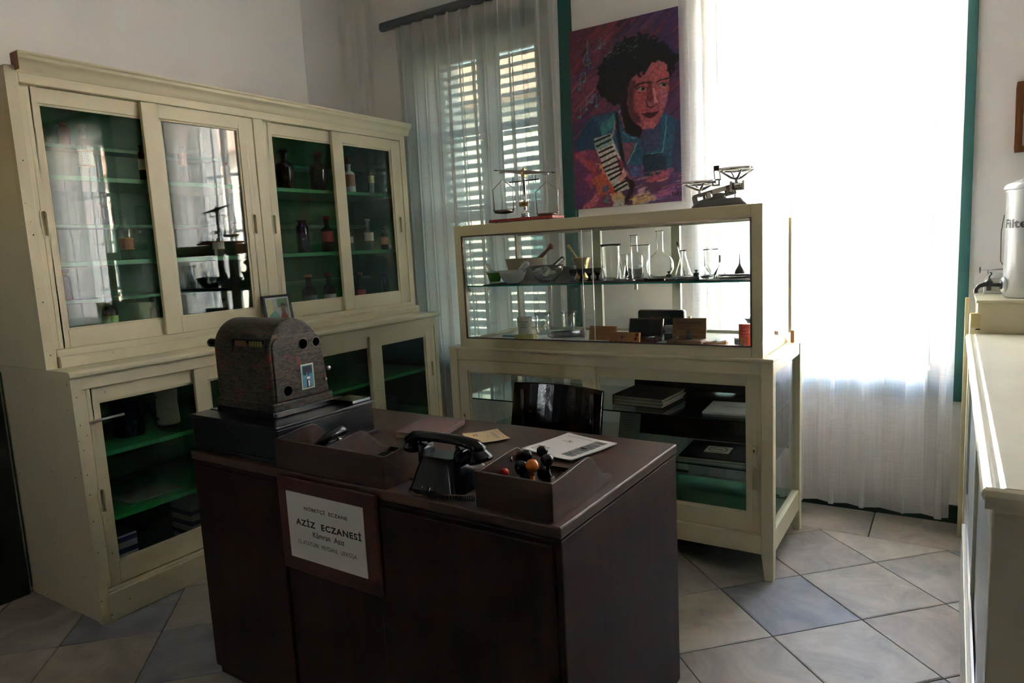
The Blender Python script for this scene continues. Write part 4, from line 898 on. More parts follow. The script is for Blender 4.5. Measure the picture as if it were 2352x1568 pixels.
obj('bowl', MB().lathe([(0, 0), (.036, 0), (.038, .006), (.033, .012), (.033, .05), (.040, .078), (.050, .104), (.050, .108), (.045, .108), (.030, .08), (.026, .016), (0, .014)], n=30), BRASS, t)
obj('pestle', MB().tube([(.0, 0, .05), (-.022, -.002, .105), (-.055, -.004, .152), (-.060, -.004, .158), (-.064, -.004, .163), (-.068, -.004, .168), (-.073, -.004, .176)], [.010, .006, .0055, .009, .006, .010, .007], 12), BRASS, t)
# eye baths
for k in range(4):
    t = thing('eye_bath', ('leftmost', 'second from left', 'third from left', 'rightmost')[k]+' of the four dark cobalt blue glass eye bath cups in a row', 'eye bath', (-1.553+.0375*k, 2.985+.012*k, MZ), 0, 'cobalt eye baths in a row')
    obj('cup', MB().lathe([(0, .022), (.006, .022), (.012, .030), (.019, .042), (.020, .060), (.0185, .060), (.017, .044), (.010, .034), (0, .030)], n=20), COBALTS, t)
    obj('stem', MB().lathe([(0, 0), (.016, 0), (.016, .003), (.007, .006), (.0055, .022), (0, .023)], n=18), COBALTS, t)
tag(obj('red_tipped_rod', MB().tube([(0, 0, .0), (.003, 0, .07)], [.002, .0015], 8), REDCAP, off=(0,0,0)), 'thin red tipped rod standing behind the blue eye baths', 'rod'); bpy.data.objects['red_tipped_rod'].location = (-1.422, 3.03, MZ)
glass_vessel('beaker', 'tall flared clear glass measure with a pouring lip right of the blue eye baths', 'glass beaker', (-1.352, 2.985, MZ), [(.036, 0), (.038, .006), (.030, .010), (.035, .016), (.041, .05), (.044, .155), (.049, .170)])
q = glass_vessel('beaker', 'small glass tube standing inside and behind the first tall beaker', 'glass tube', (-1.34, 3.10, MZ), [(.018, 0), (.020, .003), (.020, .115), (.021, .117)], thick=.0015)
glass_vessel('necked_bottle', 'clear glass bottle with a narrow straight neck between the two tall beakers', 'glass bottle', (-1.262, 3.05, MZ), [(.040, 0), (.043, .004), (.043, .10), (.040, .112), (.022, .122), (.0165, .130), (.0165, .200), (.020, .202), (.020, .206)])
glass_vessel('beaker', 'tall straight clear glass jar left of the round flask', 'glass beaker', (-1.180, 2.92, MZ), [(.036, 0), (.040, .004), (.041, .014), (.043, .09), (.044, .155), (.048, .160)])
fk = [(.018, 0)]+[(.062*math.sin(a), .060-.060*math.cos(a)) for a in [R(17+k*12) for k in range(12)]]
glass_vessel('round_flask', 'round bottomed clear glass flask with a long straight neck', 'glass flask', (-1.125, 3.02, MZ), fk+[(.0155, .126), (.0150, .135), (.0150, .212), (.0185, .214), (.0185, .218)], thick=.0015)
def weight(lb, loc, r, h_, mat=IRON, group=None):
    t = thing('brass_weight', lb, 'weight', loc, 0, group)
    obj('weight_body', MB().lathe([(0, 0), (r, 0), (r, h_*.55), (r*.7, h_*.62), (0, h_*.62)], n=16), mat, t); obj('weight_knob', MB().lathe([(r*.35, h_*.6), (r*.3, h_*.72), (r*.6, h_*.82), (r*.6, h_*.95), (0, h_)], n=14), mat, t); return t
weight('small dark weight beside the round flask on the vitrine shelf', (-1.085, 3.02, MZ), .0125, .036); weight('small dark weight behind the glass dish on the vitrine shelf', (-.985, 3.10, MZ), .013, .036)
ef = glass_vessel('conical_flask', 'conical clear glass flask with a glass rod standing in it', 'glass flask', (-1.045, 3.10, MZ), [(.036, 0), (.040, .004), (.040, .010), (.030, .04), (.018, .08), (.0135, .095), (.0125, .118), (.0165, .126)], thick=.0015)
tag(obj('glass_rod', MB().tube([(.008, 0, .006), (-.028, -.0, .165)], .0032, 10), CLEARG, off=(0,0,0)), 'clear glass stirring rod leaning in the conical flask', 'glass rod'); bpy.data.objects['glass_rod'].location = (-1.045, 3.10, MZ)
mb_ = glass_vessel('measuring_beaker', 'measuring glass with a white graduated scale near the right end of the vitrine shelf', 'measuring glass', (-.955, 3.23, MZ), [(.026, 0), (.029, .003), (.031, .05), (.033, .118), (.038, .124)], thick=.0018)
q = MB(); rot = Matrix.Rotation(R(-22), 4, 'Z')
for k in range(12): q.box(-.012, -.012+(.018 if k % 3 == 0 else .010), -.0345, -.0342, .018+.0072*k, .0192+.0072*k)
obj('graduation_marks', q, PORC, mb_)
glass_vessel('glass_dish', 'low clear glass dish near the front of the vitrine shelf', 'glass dish', (-.895, 2.965, MZ), [(.030, 0), (.034, .002), (.038, .016), (.040, .018)])
t = thing('glass_funnel', 'small clear glass funnel standing upside down beside the black funnel', 'funnel', (-.855, 3.02, MZ))
fo = [(.033, 0), (.034, .002), (.006, .052), (.004, .060), (.0035, .098)]; obj('glass_cone', MB().lathe(fo+[(.002, .098), (.0025, .06), (.004, .05), (.0315, .001)], n=28, close=True), CLEARG, t, clean=False)
t = thing('black_funnel', 'small black funnel standing upside down at the right end of the vitrine shelf', 'funnel', (-.808, 3.165, MZ))
obj('funnel_cone', MB().lathe([(.0215, 0), (.022, .014), (.018, .026), (.006, .046), (.0032, .055), (.0015, .098), (0, .099)], n=22), paint('black_rubber', srgb(40, 44, 48), .5), t)
rnd = random.Random(11)
for k, (x, y, a, l, r, lb, capm) in enumerate(((-1.103, 2.905, 12, .075, .0055, 'glass dropper tube with a black rubber bulb lying at the shelf front', BLACKM), (-1.035, 2.89, 8, .045, .0065, 'short glass tube lying second at the shelf front', None), (-.985, 2.905, 14, .065, .0075, 'glass vial lying third at the shelf front', None), (-.935, 2.90, 10, .05, .007, 'glass vial lying in front of the glass dish', None), (-.815, 2.955, 14, .06, .0095, 'stout glass tube lying right of the glass funnel', None), (-.755, 2.95, 16, .09, .0095, 'long glass syringe tube lying at the right end of the shelf front', None))):
    t = thing('glass_tube', lb, 'glass tube', (x, y, MZ+r), R(a), 'small glass tubes along the shelf front')
    obj('tube_body', MB().lathe([(r*.7, -l/2), (r, -l/2+.003), (r, l/2), (r*.8, l/2), (r*.8, -l/2+.004), (0, -l/2+.003)], n=14, rot=Euler((0, PI/2, 0)).to_matrix()), CLEARG, t, clean=False)
    if capm: obj('rubber_bulb', MB().sphere((-l/2-.007, 0, 0), .009, 12, 8, (1.4, 1, 1)), capm, t)

# ================================================================== VITRINE FLOOR
t = thing('ceramic_cup', 'white pharmacy jar with three lines of black lettering on the vitrine floor', 'jar', (-1.925, 3.12, FZ))
obj('jar_body', MB().lathe([(0, 0), (.034, 0), (.036, .003), (.041, .088), (.0425, .091), (.040, .092), (.037, .088), (.032, .006), (0, .005)], n=30), LABELP, t)
for k, (s_, wd) in enumerate((('UNGUENTUM', .050), ('ZINCI', .026), ('OXIDI', .034))):
    q = text_mb(s_, wd, .006, .02)
    q.v = [(p[0], p[1], 0) for p in q.v]; r_ = .0405; q.v = [(r_*math.sin(p[0]/r_+R(20)), -r_*math.cos(p[0]/r_+R(20))-.0006, .068-.014*k+p[1]) for p in q.v]; obj('lettering', q, INK, t, clean=False)
tag(obj('blue_card', MB().box(-.05, .05, -.012, .012, 0, .006), BLUEC, off=(0,0,0)), 'flat pale blue box at the left of the vitrine floor', 'box'); bpy.data.objects['blue_card'].location = (-1.955, 3.03, FZ)
t = thing('carton', 'small yellow green cardboard carton in front of the lettered jar', 'box', (-1.825, 2.955, FZ), R(4)); obj('carton_body', MB().box(-.055, .055, -.016, .016, 0, .024), YGREEN, t, bevel=.001); obj('carton_flap', MB().box(.042, .058, -.018, .018, .0, .030), YBLOCK, t, bevel=.001)
tumb = [(.018, 0), (.024, .002), (.026, .006), (.012, .011), (.012, .016), (.030, .024), (.038, .042), (.036, .08), (.036, .11), (.042, .132)]
glass_vessel('footed_glass', 'footed clear glass tumbler with a flared rim nearer the front', 'glass tumbler', (-1.735, 2.985, FZ), tumb, group='footed glass tumblers', base=.02, thick=.0012, mat=TUMBLER)
glass_vessel('footed_glass', 'footed clear glass tumbler standing further back behind the grey cylinder', 'glass tumbler', (-1.69, 3.18, FZ), [(r*.96, z*.9) for r, z in tumb], group='footed glass tumblers', base=.02, thick=.0012, mat=TUMBLER)
t = thing('large_syringe', 'large grey metal and glass syringe lying across the vitrine floor', 'syringe', (-1.60, 3.03, FZ+.0232), R(33))
rx = Euler((0, PI/2, 0)).to_matrix(); obj('barrel', MB().lathe([(0, -.12), (.008, -.12), (.019, -.10), (.020, .05), (0, .05)], n=22, rot=rx), FROST, t); obj('inner_plunger', MB().lathe([(0, -.09), (.015, -.09), (.015, .045), (0, .045)], n=18, rot=rx), STEEL, t)
obj('flange', MB().lathe([(0, .05), (.021, .05), (.0225, .055), (.0225, .07), (.019, .074), (0, .074)], n=22, rot=rx), PLASTICG, t)
def lidbox(name, lb, cat, loc, rz, wd, dp, hb, hl, mat, inner, lean=12, grp=None, base=True):
    t = thing(name, lb, cat, loc, rz, grp)
    if base: obj('box_base', MB().box(-wd/2, wd/2, -dp/2, dp/2, 0, hb), mat, t, bevel=.0015); obj('box_lining', MB().box(-wd/2+.006, wd/2-.006, -dp/2+.006, dp/2-.006, hb, hb+.001), inner, t)
    M = Matrix.Translation((0, dp/2, hb if base else 0)) @ Matrix.Rotation(R(-lean), 4, 'X')
    mb = MB().box(-wd/2, wd/2, 0, .014, 0, hl).xf(M); lid = obj('lid', mb, mat, t, bevel=.0015); obj('lid_lining', MB().box(-wd/2+.007, wd/2-.007, -.001, 0, .006, hl-.007).xf(M), inner, lid); return t, M, lid
t, M, lid = lidbox('weight_board', 'light wooden weight block with a row of round holes standing on edge', 'wooden block', (-1.41, 2.965, FZ+.003), R(-3), .142, .03, 0, .068, LIGHTWOOD, LIGHTWOOD, 10, base=False)
q = MB()
for (x, z) in [(-.055+.022*k, .018) for k in range(6)]+[(.035, .042), (.053, .046)]:
    q.lathe([(.006, 0), (.007, .0), (.007, .001), (.006, .001)], M @ Vector((x, -.001, z)), 14, (M.to_3x3() @ Euler((R(90), 0, 0)).to_matrix()), close=True)
obj('hole_rims', q, OLDWOOD, lid)
t, M, lid = lidbox('weight_board', 'light wooden weight block with red velvet holes in front of the dark case', 'wooden block', (-1.265, 2.893, FZ+.003), R(-3), .150, .022, 0, .052, LIGHTWOOD, LIGHTWOOD, 12, base=False)
q = MB()
for (x, z, r) in [(-.010, .028, .0075), (.062, .040, .0075), (.058, .022, .0075)]+[(-.066+.026*k, .006, .005) for k in range(5)]:
    q.lathe([(0, 0), (r, 0), (r, .0008), (0, .0008)], M @ Vector((x, -.0016, z)), 16, (M.to_3x3() @ Euler((R(90), 0, 0)).to_matrix()))
obj('red_lined_holes', q, REDCAP, lid)
tag(obj('paper_corner', MB().add([(-.03, 0, 0), (.03, 0, 0), (.03, .0, .018), (-.03, .001, 0), (.03, .001, 0), (.03, .001, .018)], [(0,1,2),(3,5,4),(0,3,4,1),(1,4,5,2),(2,5,3,0)]), WHITEP, off=(0,0,0)), 'white folded triangle of card at the front glass of the vitrine', 'card'); bpy.data.objects['paper_corner'].location = (-1.36, 2.862, FZ)
t, M, lid = lidbox('instrument_case', 'open mahogany case with a black lined lid on the vitrine floor', 'case', (-1.215, 3.0, FZ), R(2), .165, .085, .016, .088, MAHOG, BLACKM, 16)
for k in range(3): obj('instrument', MB().tube([(.03+.01*k, -.035, .020), (.045+.01*k, .03, .024)], .002, 6), CHROME, t)
t = thing('labelled_tin', 'large black tin with rounded corners and faded gold lettering standing upright', 'tin', (-1.215, 3.25, FZ), R(-2))
def rrx(w_, h_, r, y): return [(p[0], y, p[1]) for p in [(a, b_+h_/2) for a, b_, c in rrect(w_, h_, r, 0, 5)]]
obj('tin_front', MB().loft([rrx(.238, .118, .012, -.002), rrx(.240, .120, .013, .004)]), paint('tin_black', srgb(26, 30, 28), .3, .2, 14), t, bevel=.002); obj('tin_back', MB().loft([rrx(.244, .122, .013, .004), rrx(.244, .122, .013, .028)]), PLASTICG, t, bevel=.002)
q = text_mb('MAGINIRA', .105, .014, .02); place(q, (.0, -.0022, .078), (1,0,0), (0,0,1)); obj('lettering', q, paint('faded_gold', srgb(86, 80, 50), .5), t, clean=False)
t = thing('instrument_box', 'dark blue box with a grey rounded instrument lying on its pale lid', 'box', (-1.055, 3.08, FZ), R(-2)); obj('box_body', MB().box(-.068, .075, -.035, .035, 0, .032), NAVY, t, bevel=.002); obj('pale_lid', MB().box(-.070, .077, -.037, .037, .032, .036), PLASTICG, t, bevel=.001)
t = thing('grey_instrument', 'rounded grey instrument body on top of the dark blue box', 'instrument', (-1.075, 3.08, FZ+.0365), R(-3)); obj('instrument_body', MB().loft([[(-.055, p[0], p[1]+.016) for p in [(a, b_) for a, b_, c in rrect(.036, .030, .012, 0, 4)]], [(.075, p[0], p[1]+.016) for p in [(a, b_) for a, b_, c in rrect(.036, .030, .012, 0, 4)]]]), PLASTICG, t, bevel=.003); obj('end_cap', MB().loft([[(.075, p[0], p[1]+.016) for p in [(a, b_) for a, b_, c in rrect(.034, .028, .012, 0, 4)]], [(.082, p[0], p[1]+.016) for p in [(a, b_) for a, b_, c in rrect(.028, .022, .010, 0, 4)]]]), PORC, t)
t, M, lid = lidbox('weight_box', 'open weathered wooden weight box with its lid leaning back', 'weight box', (-.985, 2.945, FZ), R(4), .150, .09, .022, .090, OLDWOOD, OLDWOOD, 10)
obj('lid_catch', MB().box(-.006, .006, .0, .012, .088, .098).xf(M), BRASS, lid); q = MB().box(-.05, .05, -.0016, -.001, .066, .070).xf(M); q.add(MB().box(-.05, .05, -.0016, -.001, .038, .040).xf(M).v, MB().box(0,1,0,1,0,1).f); obj('lid_grooves', q, BROWNBACK, lid)
weight('dark knobbed weight standing in the open wooden weight box', (-.972, 2.94, FZ+.0236), .014, .042)
weight('tiny weight lying left in the wooden weight box', (-1.025, 2.945, FZ+.0236), .008, .014, STEEL)
t = thing('instrument_tray', 'small light wooden tray holding two white glass rods', 'tray', (-.858, 2.955, FZ), R(4)); mb = MB().box(-.048, .048, -.022, .022, 0, .004); mb.box(-.048, .048, -.022, -.019, .004, .013); mb.box(-.048, .048, .019, .022, .004, .013); mb.box(-.048, -.045, -.019, .019, .004, .013); mb.box(.045, .048, -.019, .019, .004, .013); obj('tray_body', mb, LIGHTWOOD, t)
for k, a in enumerate((-.02, .022)): tag(obj('white_rod', MB().tube([(a-.03, -.012, .007), (a+.02, .010, .020)], .0032, 8), PORC, off=(0,0,0)), ('left' if k == 0 else 'right')+' white rod in the small light wooden tray', 'rod').location = (-.858, 2.955, FZ)
t = thing('pale_box', 'small pale blue green box left of the red tin', 'box', (-.765, 3.01, FZ), R(20)); obj('box_body', MB().box(-.026, .026, -.02, .02, 0, .022), BLUEC, t, bevel=.001); obj('box_lid', MB().box(-.027, .027, -.021, .021, .022, .028), PORC, t, bevel=.001)
t = thing('dark_bowl', 'dark flared funnel bowl behind the red tin', 'bowl', (-.738, 3.20, FZ)); obj('bowl_shell', MB().lathe([(0, 0), (.022, 0), (.024, .004), (.036, .05), (.052, .082), (.060, .090), (.058, .093), (.048, .084), (.032, .05), (.02, .008), (0, .006)], n=28), paint('dark_enamel', srgb(58, 60, 66), .35), t)
t = thing('red_tin', 'round red tin with white dots and a cream label on the vitrine floor', 'tin', (-.727, 2.925, FZ)); obj('tin_body', MB().lathe([(0, 0), (.0245, 0), (.025, .001), (.025, .092), (.024, .094), (0, .094)], n=28), REDP, t); obj('tin_lid', MB().lathe([(.0255, .084), (.0255, .096), (.023, .098), (0, .098)], n=28), paint('red_lid', srgb(196, 70, 60), .4), t)
q = MB()
for i in range(3):
    for j in range(4):
        a = R(-30+24*j+(12 if i % 2 else 0)); c = Vector((.0258*math.sin(a), -.0258*math.cos(a), .050+.014*i)); q.lathe([(0, .0004), (.0016, .0003), (.0016, 0)], c, 8, Euler((R(90), 0, a)).to_matrix())
obj('white_dots', q, PORC, t)
q = MB(); n = 8
for k in range(n): 
    a0, a1 = R(-38+60*k/n), R(-38+60*(k+1)/n); r_ = .0253; q.add([(r_*math.sin(a0), -r_*math.cos(a0), .004), (r_*math.sin(a1), -r_*math.cos(a1), .004), (r_*math.sin(a1), -r_*math.cos(a1), .044), (r_*math.sin(a0), -r_*math.cos(a0), .044)], [(0,1,2,3)])
obj('cream_label', q, LIGHTWOOD, t, clean=False)
q = MB()
for k in range(3): 
    a0, a1 = R(-32), R(8); r_ = .0256; q.add([(r_*math.sin(a0), -r_*math.cos(a0), .034-.007*k), (r_*math.sin(a1), -r_*math.cos(a1), .034-.007*k), (r_*math.sin(a1), -r_*math.cos(a1), .037-.007*k), (r_*math.sin(a0), -r_*math.cos(a0), .037-.007*k)], [(0,1,2,3)])
q.lathe([(0, .0004), (.006, .0003), (.006, 0)], (.0258*math.sin(R(-12)), -.0258*math.cos(R(-12)), .010), 12, Euler((R(90), 0, R(-12))).to_matrix()); obj('label_print', q, BLUEW, t, clean=False)
for k, (x, lb) in enumerate(((-1.075, 'smooth white pebble shaped piece left in front of the weight box'), (-1.005, 'smooth white pebble shaped piece in front of the weight box'), (-.965, 'small white round piece in front of the weight box'), (-.905, 'tiny white round piece right of the weight box'))):
    r = (.016, .013, .008, .007)[k]; tag(obj('porcelain_piece', MB().sphere((0, 0, r*.5), r, 14, 8, (1.4, .8, .5)), PORC, off=(0,0,0)), lb, 'porcelain piece', 'white pieces along the front glass').location = (x, 2.868, FZ)

# ================================================================== ON TOP OF THE VITRINE
TT = ZT+.0006
bl_ = thing('balance_scale', 'chrome pharmacy balance with two hanging pans on a red brown board', 'balance', (-1.785, 2.95, TT)); bl_.rotation_euler = (0, 0, R(-1.5))
obj('base_board', MB().box(-.185, .185, -.055, .055, .008, .022), REDWOOD, bl_, bevel=.002)
for sx in (-1, 1):
    for sy in (-1, 1): obj('foot_screw', MB().lathe([(0, 0), (.006, 0), (.006, .003), (.003, .004), (.003, .008), (0, .008)], (sx*.15, sy*.04, 0), 10), BLACK, bl_)
obj('column', MB().lathe([(.024, .022), (.025, .026), (.018, .032), (.022, .038), (.020, .046), (.010, .054), (.0085, .06), (.0085, .20), (.010, .204), (.008, .208), (.006, .24), (0, .242)], n=22), CHROME, bl_)
BZ = .245; tl = R(-7.5)
M = Matrix.Translation((0, 0, BZ)) @ Matrix.Rotation(-tl*-1 if False else R(7.5), 4, 'Y')
be = MB(); bp_ = [(-.148, .0025), (-.148, -.0025), (-.01, -.015), (.01, -.015), (.148, -.0025), (.148, .0025), (.01, .006), (-.01, .006)]
be.prism(bp_, 'y', -.003, .003); be.xf(M); beam = obj('beam', be, STEEL, bl_)
for sx in (-1, 1): obj('beam_tip', MB().tube([M @ Vector((sx*.148, 0, 0)), M @ Vector((sx*.180, 0, 0))], .0018, 6).sphere(M @ Vector((sx*.166, 0, 0)), .0035, 8, 6), BLACK, beam)
obj('pointer', MB().tube([M @ Vector((0, -.010, -.005)), M @ Vector((-.003, -.013, -.165))], [.0025, .001], 6), CHROME, beam)
obj('beam_head', MB().box(-.010, .010, -.010, .010, -.028, .010).xf(Matrix.Translation((0, 0, BZ))).sphere((0, 0, BZ+.014), .006, 8, 6), BRASS, bl_)
obj('cross_bar', MB().tube([(-.085, .0, .200), (.085, .0, .200)], .003, 8).tube([(-.066, 0, .186), (-.066, 0, .222)], .0015, 6).tube([(.066, 0, .186), (.066, 0, .222)], .0015, 6), BLACK, bl_)
obj('plumb_line', MB().tube([(.030, -.005, .200), (.032, -.005, .105)], .0008, 5).lathe([(0, 0), (.004, .006), (.004, .016), (.001, .020)], (.032, -.005, .086), 10), STEEL, bl_)
obj('name_plate', MB().box(-.026, .026, -.0135, -.0115, .076, .098), BRASS, bl_); q = lines_mb(2, .03, .003, .007, random.Random(1)); place(q, (0, -.0135, .094), (1,0,0), (0,0,1)); obj('plate_engraving', q, INK, bl_)
obj('release_lever', MB().tube([(.0, -.02, .030), (.03, -.055, .030), (.048, -.066, .034)], [.004, .004, .005], 8), CHROME, bl_)
for sx in (-1, 1):
    e = M @ Vector((sx*.128, 0, -.006)); pan_z = e.z-.188
    h_ = MB().tube([e, e+Vector((0, 0, -.040))], .0016, 6); h_.box(e.x-.014, e.x+.014, -.004, .004, e.z-.006, e.z)
    top = e+Vector((0, 0, -.038))
    h_.tube([Vector((e.x-.058, 0, pan_z)), Vector((e.x-.062, 0, top.z-.045)), top, Vector((e.x+.062, 0, top.z-.045)), Vector((e.x+.058, 0, pan_z))], .0026, 6)
    h_.tube([Vector((e.x-.064, 0, pan_z+.006)), Vector((e.x-.052, 0, pan_z-.002))], .003, 6); h_.tube([Vector((e.x+.064, 0, pan_z+.006)), Vector((e.x+.052, 0, pan_z-.002))], .003, 6)
    hg = obj('pan_hanger', h_, CHROME, bl_)
    obj('pan', MB().lathe([(.052, 0), (.053, 0), (.046, -.014), (.02, -.018), (0, -.018), (0, -.016), (.02, -.016), (.044, -.012)], (e.x, 0, pan_z), 28), PANM, hg)
sc_ = thing('counter_scale', 'steel table scale with two ring pan carriers and weight beam on a grey base', 'scale', (-.822, 2.935, TT)); sc_.rotation_euler = (0, 0, R(3))
obj('cast_base', MB().loft([rrect(.232, .13, .02, 0), rrect(.215, .12, .02, .012), rrect(.175, .095, .02, .030), rrect(.165, .085, .02, .034)]), GREYM, sc_, bevel=.002)
tilt = Matrix.Translation((-.005, 0, .058)) @ Matrix.Rotation(R(-12), 4, 'Y')
fr_ = MB()
for sy in (-.026, .026):
    fr_.box(-.105, .085, sy-.003, sy+.003, .010, .020); fr_.box(-.095, .060, sy-.003, sy+.003, -.018, -.008)
    for x in (-.095, -.06, -.02, .03, .07): fr_.box(x-.006, x+.006, sy-.003, sy+.003, -.008, .010)
fr_.box(-.110, -.088, -.030, .030, -.026, .014); fr_.box(.04, .060, -.030, .030, -.004, .014)
fr_.xf(tilt); obj('beam_frame', fr_, DARKSTEEL, sc_, bevel=.001)
obj('weight_slide', MB().box(-.02, .035, -.040, -.030, .0, .018).box(-.045, -.03, -.042, -.03, -.012, .012).xf(tilt), STEEL, sc_, bevel=.001)
obj('fulcrum', MB().loft([rrect(.05, .05, .01, .034), rrect(.02, .04, .008, .050), rrect(.03, .045, .008, .058)]), STEEL, sc_)
obj('beam_stop', MB().tube([(.062, -.03, .034), (.062, -.03, .062)], .003, 6), STEEL, sc_)
cr_ = MB(); cr_.box(.042, .052, -.040, .028, .062, .100); cr_.box(.092, .100, -.040, .028, .062, .100); cr_.box(.052, .092, -.040, .028, .062, .066); cr_.box(.052, .092, .02, .028, .066, .100); obj('tare_housing', cr_, STEEL, sc_, bevel=.001)
obj('tare_roller', MB().lathe([(0, 0), (.010, 0), (.013, .006), (.013, .030), (.010, .036), (0, .036)], (.054, -.022, .081), 16, Euler((0, PI/2, 0)).to_matrix()), CHROME, sc_)
def ring_pan(cx, cz, r, hub):
    m1 = MB().lathe([(r, 0), (r+.003, 0), (r+.003, .013), (r, .013)], (cx, 0, cz), 36, close=True)
    ro = obj('pan_ring', m1, CHROME, sc_)
    m2 = MB()
    for k in range(4):
        a = PI/2*k+.5; m2.tube([(cx+r*math.cos(a), r*math.sin(a), cz+.004), (cx+.022*math.cos(a), .022*math.sin(a), hub+.006), (cx, 0, hub)], [.004, .0055, .007], 6)
    obj('ring_spokes', m2, STEEL, ro); obj('pan_post', MB().box(cx-.006, cx+.006, -.006, .006, hub-.020, hub+.004), STEEL, ro)
ring_pan(-.088, .100, .068, .078); ring_pan(.062, .142, .070, .110)
pt_ = MB(); pt_.box(-.028, -.005, -.008, -.004, .150, .170); pt_.tube([(-.027, -.006, .152), (-.024, -.006, .100)], .002, 6); pt_.tube([(-.006, -.006, .152), (.0, -.006, .110)], .002, 6); obj('pointer_window', pt_, BLACK, sc_)
mb = MB(); ring_prism(mb, [(-.034, .088), (-.002, .088), (-.002, .116), (-.034, .116)], [(-.028, .094), (-.008, .094), (-.008, .110), (-.028, .110)], 'y', -.012, .008); obj('pointer_guard', mb, DARKSTEEL, sc_)

# ================================================================== LOWER DISPLAY COUNTER CONTENTS
LZ1, LZ2, LZ0 = .6556, .4486, .2026
t = thing('ring_binder', 'thick grey brown binder stuffed with papers on the upper glass shelf', 'binder', (-1.215, 3.08, LZ1), R(-4)); obj('binder_cover', MB().box(-.13, .13, -.13, .13, .043, .046), BOOKC, t, bevel=.001); obj('binder_cover', MB().box(-.13, .13, -.13, .13, 0, .003), BOOKC, t, bevel=.001); obj('binder_spine', MB().box(-.133, -.13, -.13, .13, 0, .046), BOOKC, t)
for k in range(5): obj('paper_stack', MB().box(-.125, .118+.004*(k % 3), -.127+.003*(k % 2), .125+.006*(k % 3), .003+.008*k, .0105+.008*k), PAPERBLOCK if k % 2 else WHITEP, t)
q = lines_mb(2, .05, .006, .012, rnd); place(q, (-.03, .02, .0465), (1,0,0), (0,1,0)); obj('cover_print', q, INK, t)
t = thing('white_booklet', 'white printed booklet on the upper glass shelf by the right door stile', 'booklet', (-.80, 3.04, LZ1), R(4)); obj('booklet_body', MB().box(-.12, .12, -.11, .11, 0, .009), WHITEP, t, bevel=.001); q = lines_mb(3, .13, .003, .009, rnd); place(q, (0, .02, .009), (1,0,0), (0,1,0)); obj('cover_print', q, GREYINK, t)
t = thing('plastic_portfolio', 'dark portfolio in crinkled plastic with a round red emblem label', 'portfolio', (-.875, 3.03, LZ2), R(3)); obj('portfolio_body', MB().box(-.145, .145, -.13, .13, 0, .016), BLACKM, t, bevel=.002); obj('page_edges', MB().box(-.143, .143, -.131, -.128, .002, .010), PORCB, t); st_ = obj('square_label', MB().box(-.055, .055, -.045, .055, .016, .0168), LABELP, t); q = MB().lathe([(.036, .0169), (.042, .0169), (.042, .0172), (.036, .0172)], (0, .005, 0), 28, close=True); obj('red_ring', q, REDCAP, st_)
q = text_mb('KTEB', .04, .018, .02); place(q, (0, -.004, .0169), (1,0,0), (0,1,0)); obj('emblem_letters', q, INK, st_, clean=False)
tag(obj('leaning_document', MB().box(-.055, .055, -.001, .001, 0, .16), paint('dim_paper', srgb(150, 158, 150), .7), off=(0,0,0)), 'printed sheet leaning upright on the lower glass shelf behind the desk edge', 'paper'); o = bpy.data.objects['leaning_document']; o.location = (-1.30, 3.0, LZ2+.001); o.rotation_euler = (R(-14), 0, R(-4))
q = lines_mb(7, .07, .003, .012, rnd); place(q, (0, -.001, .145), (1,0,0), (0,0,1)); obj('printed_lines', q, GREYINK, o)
t = thing('acrylic_tray', 'clear flat tray with bright front edge on the green floor of the display counter', 'tray', (-.93, 3.16, LZ0)); obj('tray_top', MB().box(-.22, .22, -.12, .12, .128, .131), SHELFG, t); obj('front_edge', MB().box(-.22, .22, -.123, -.12, .124, .133), STEEL, t, bevel=.001)
for sx in (-1, 1): obj('side_panel', MB().box(sx*.22-.002, sx*.22+.002, -.12, .12, 0, .128), SHELFG, t)

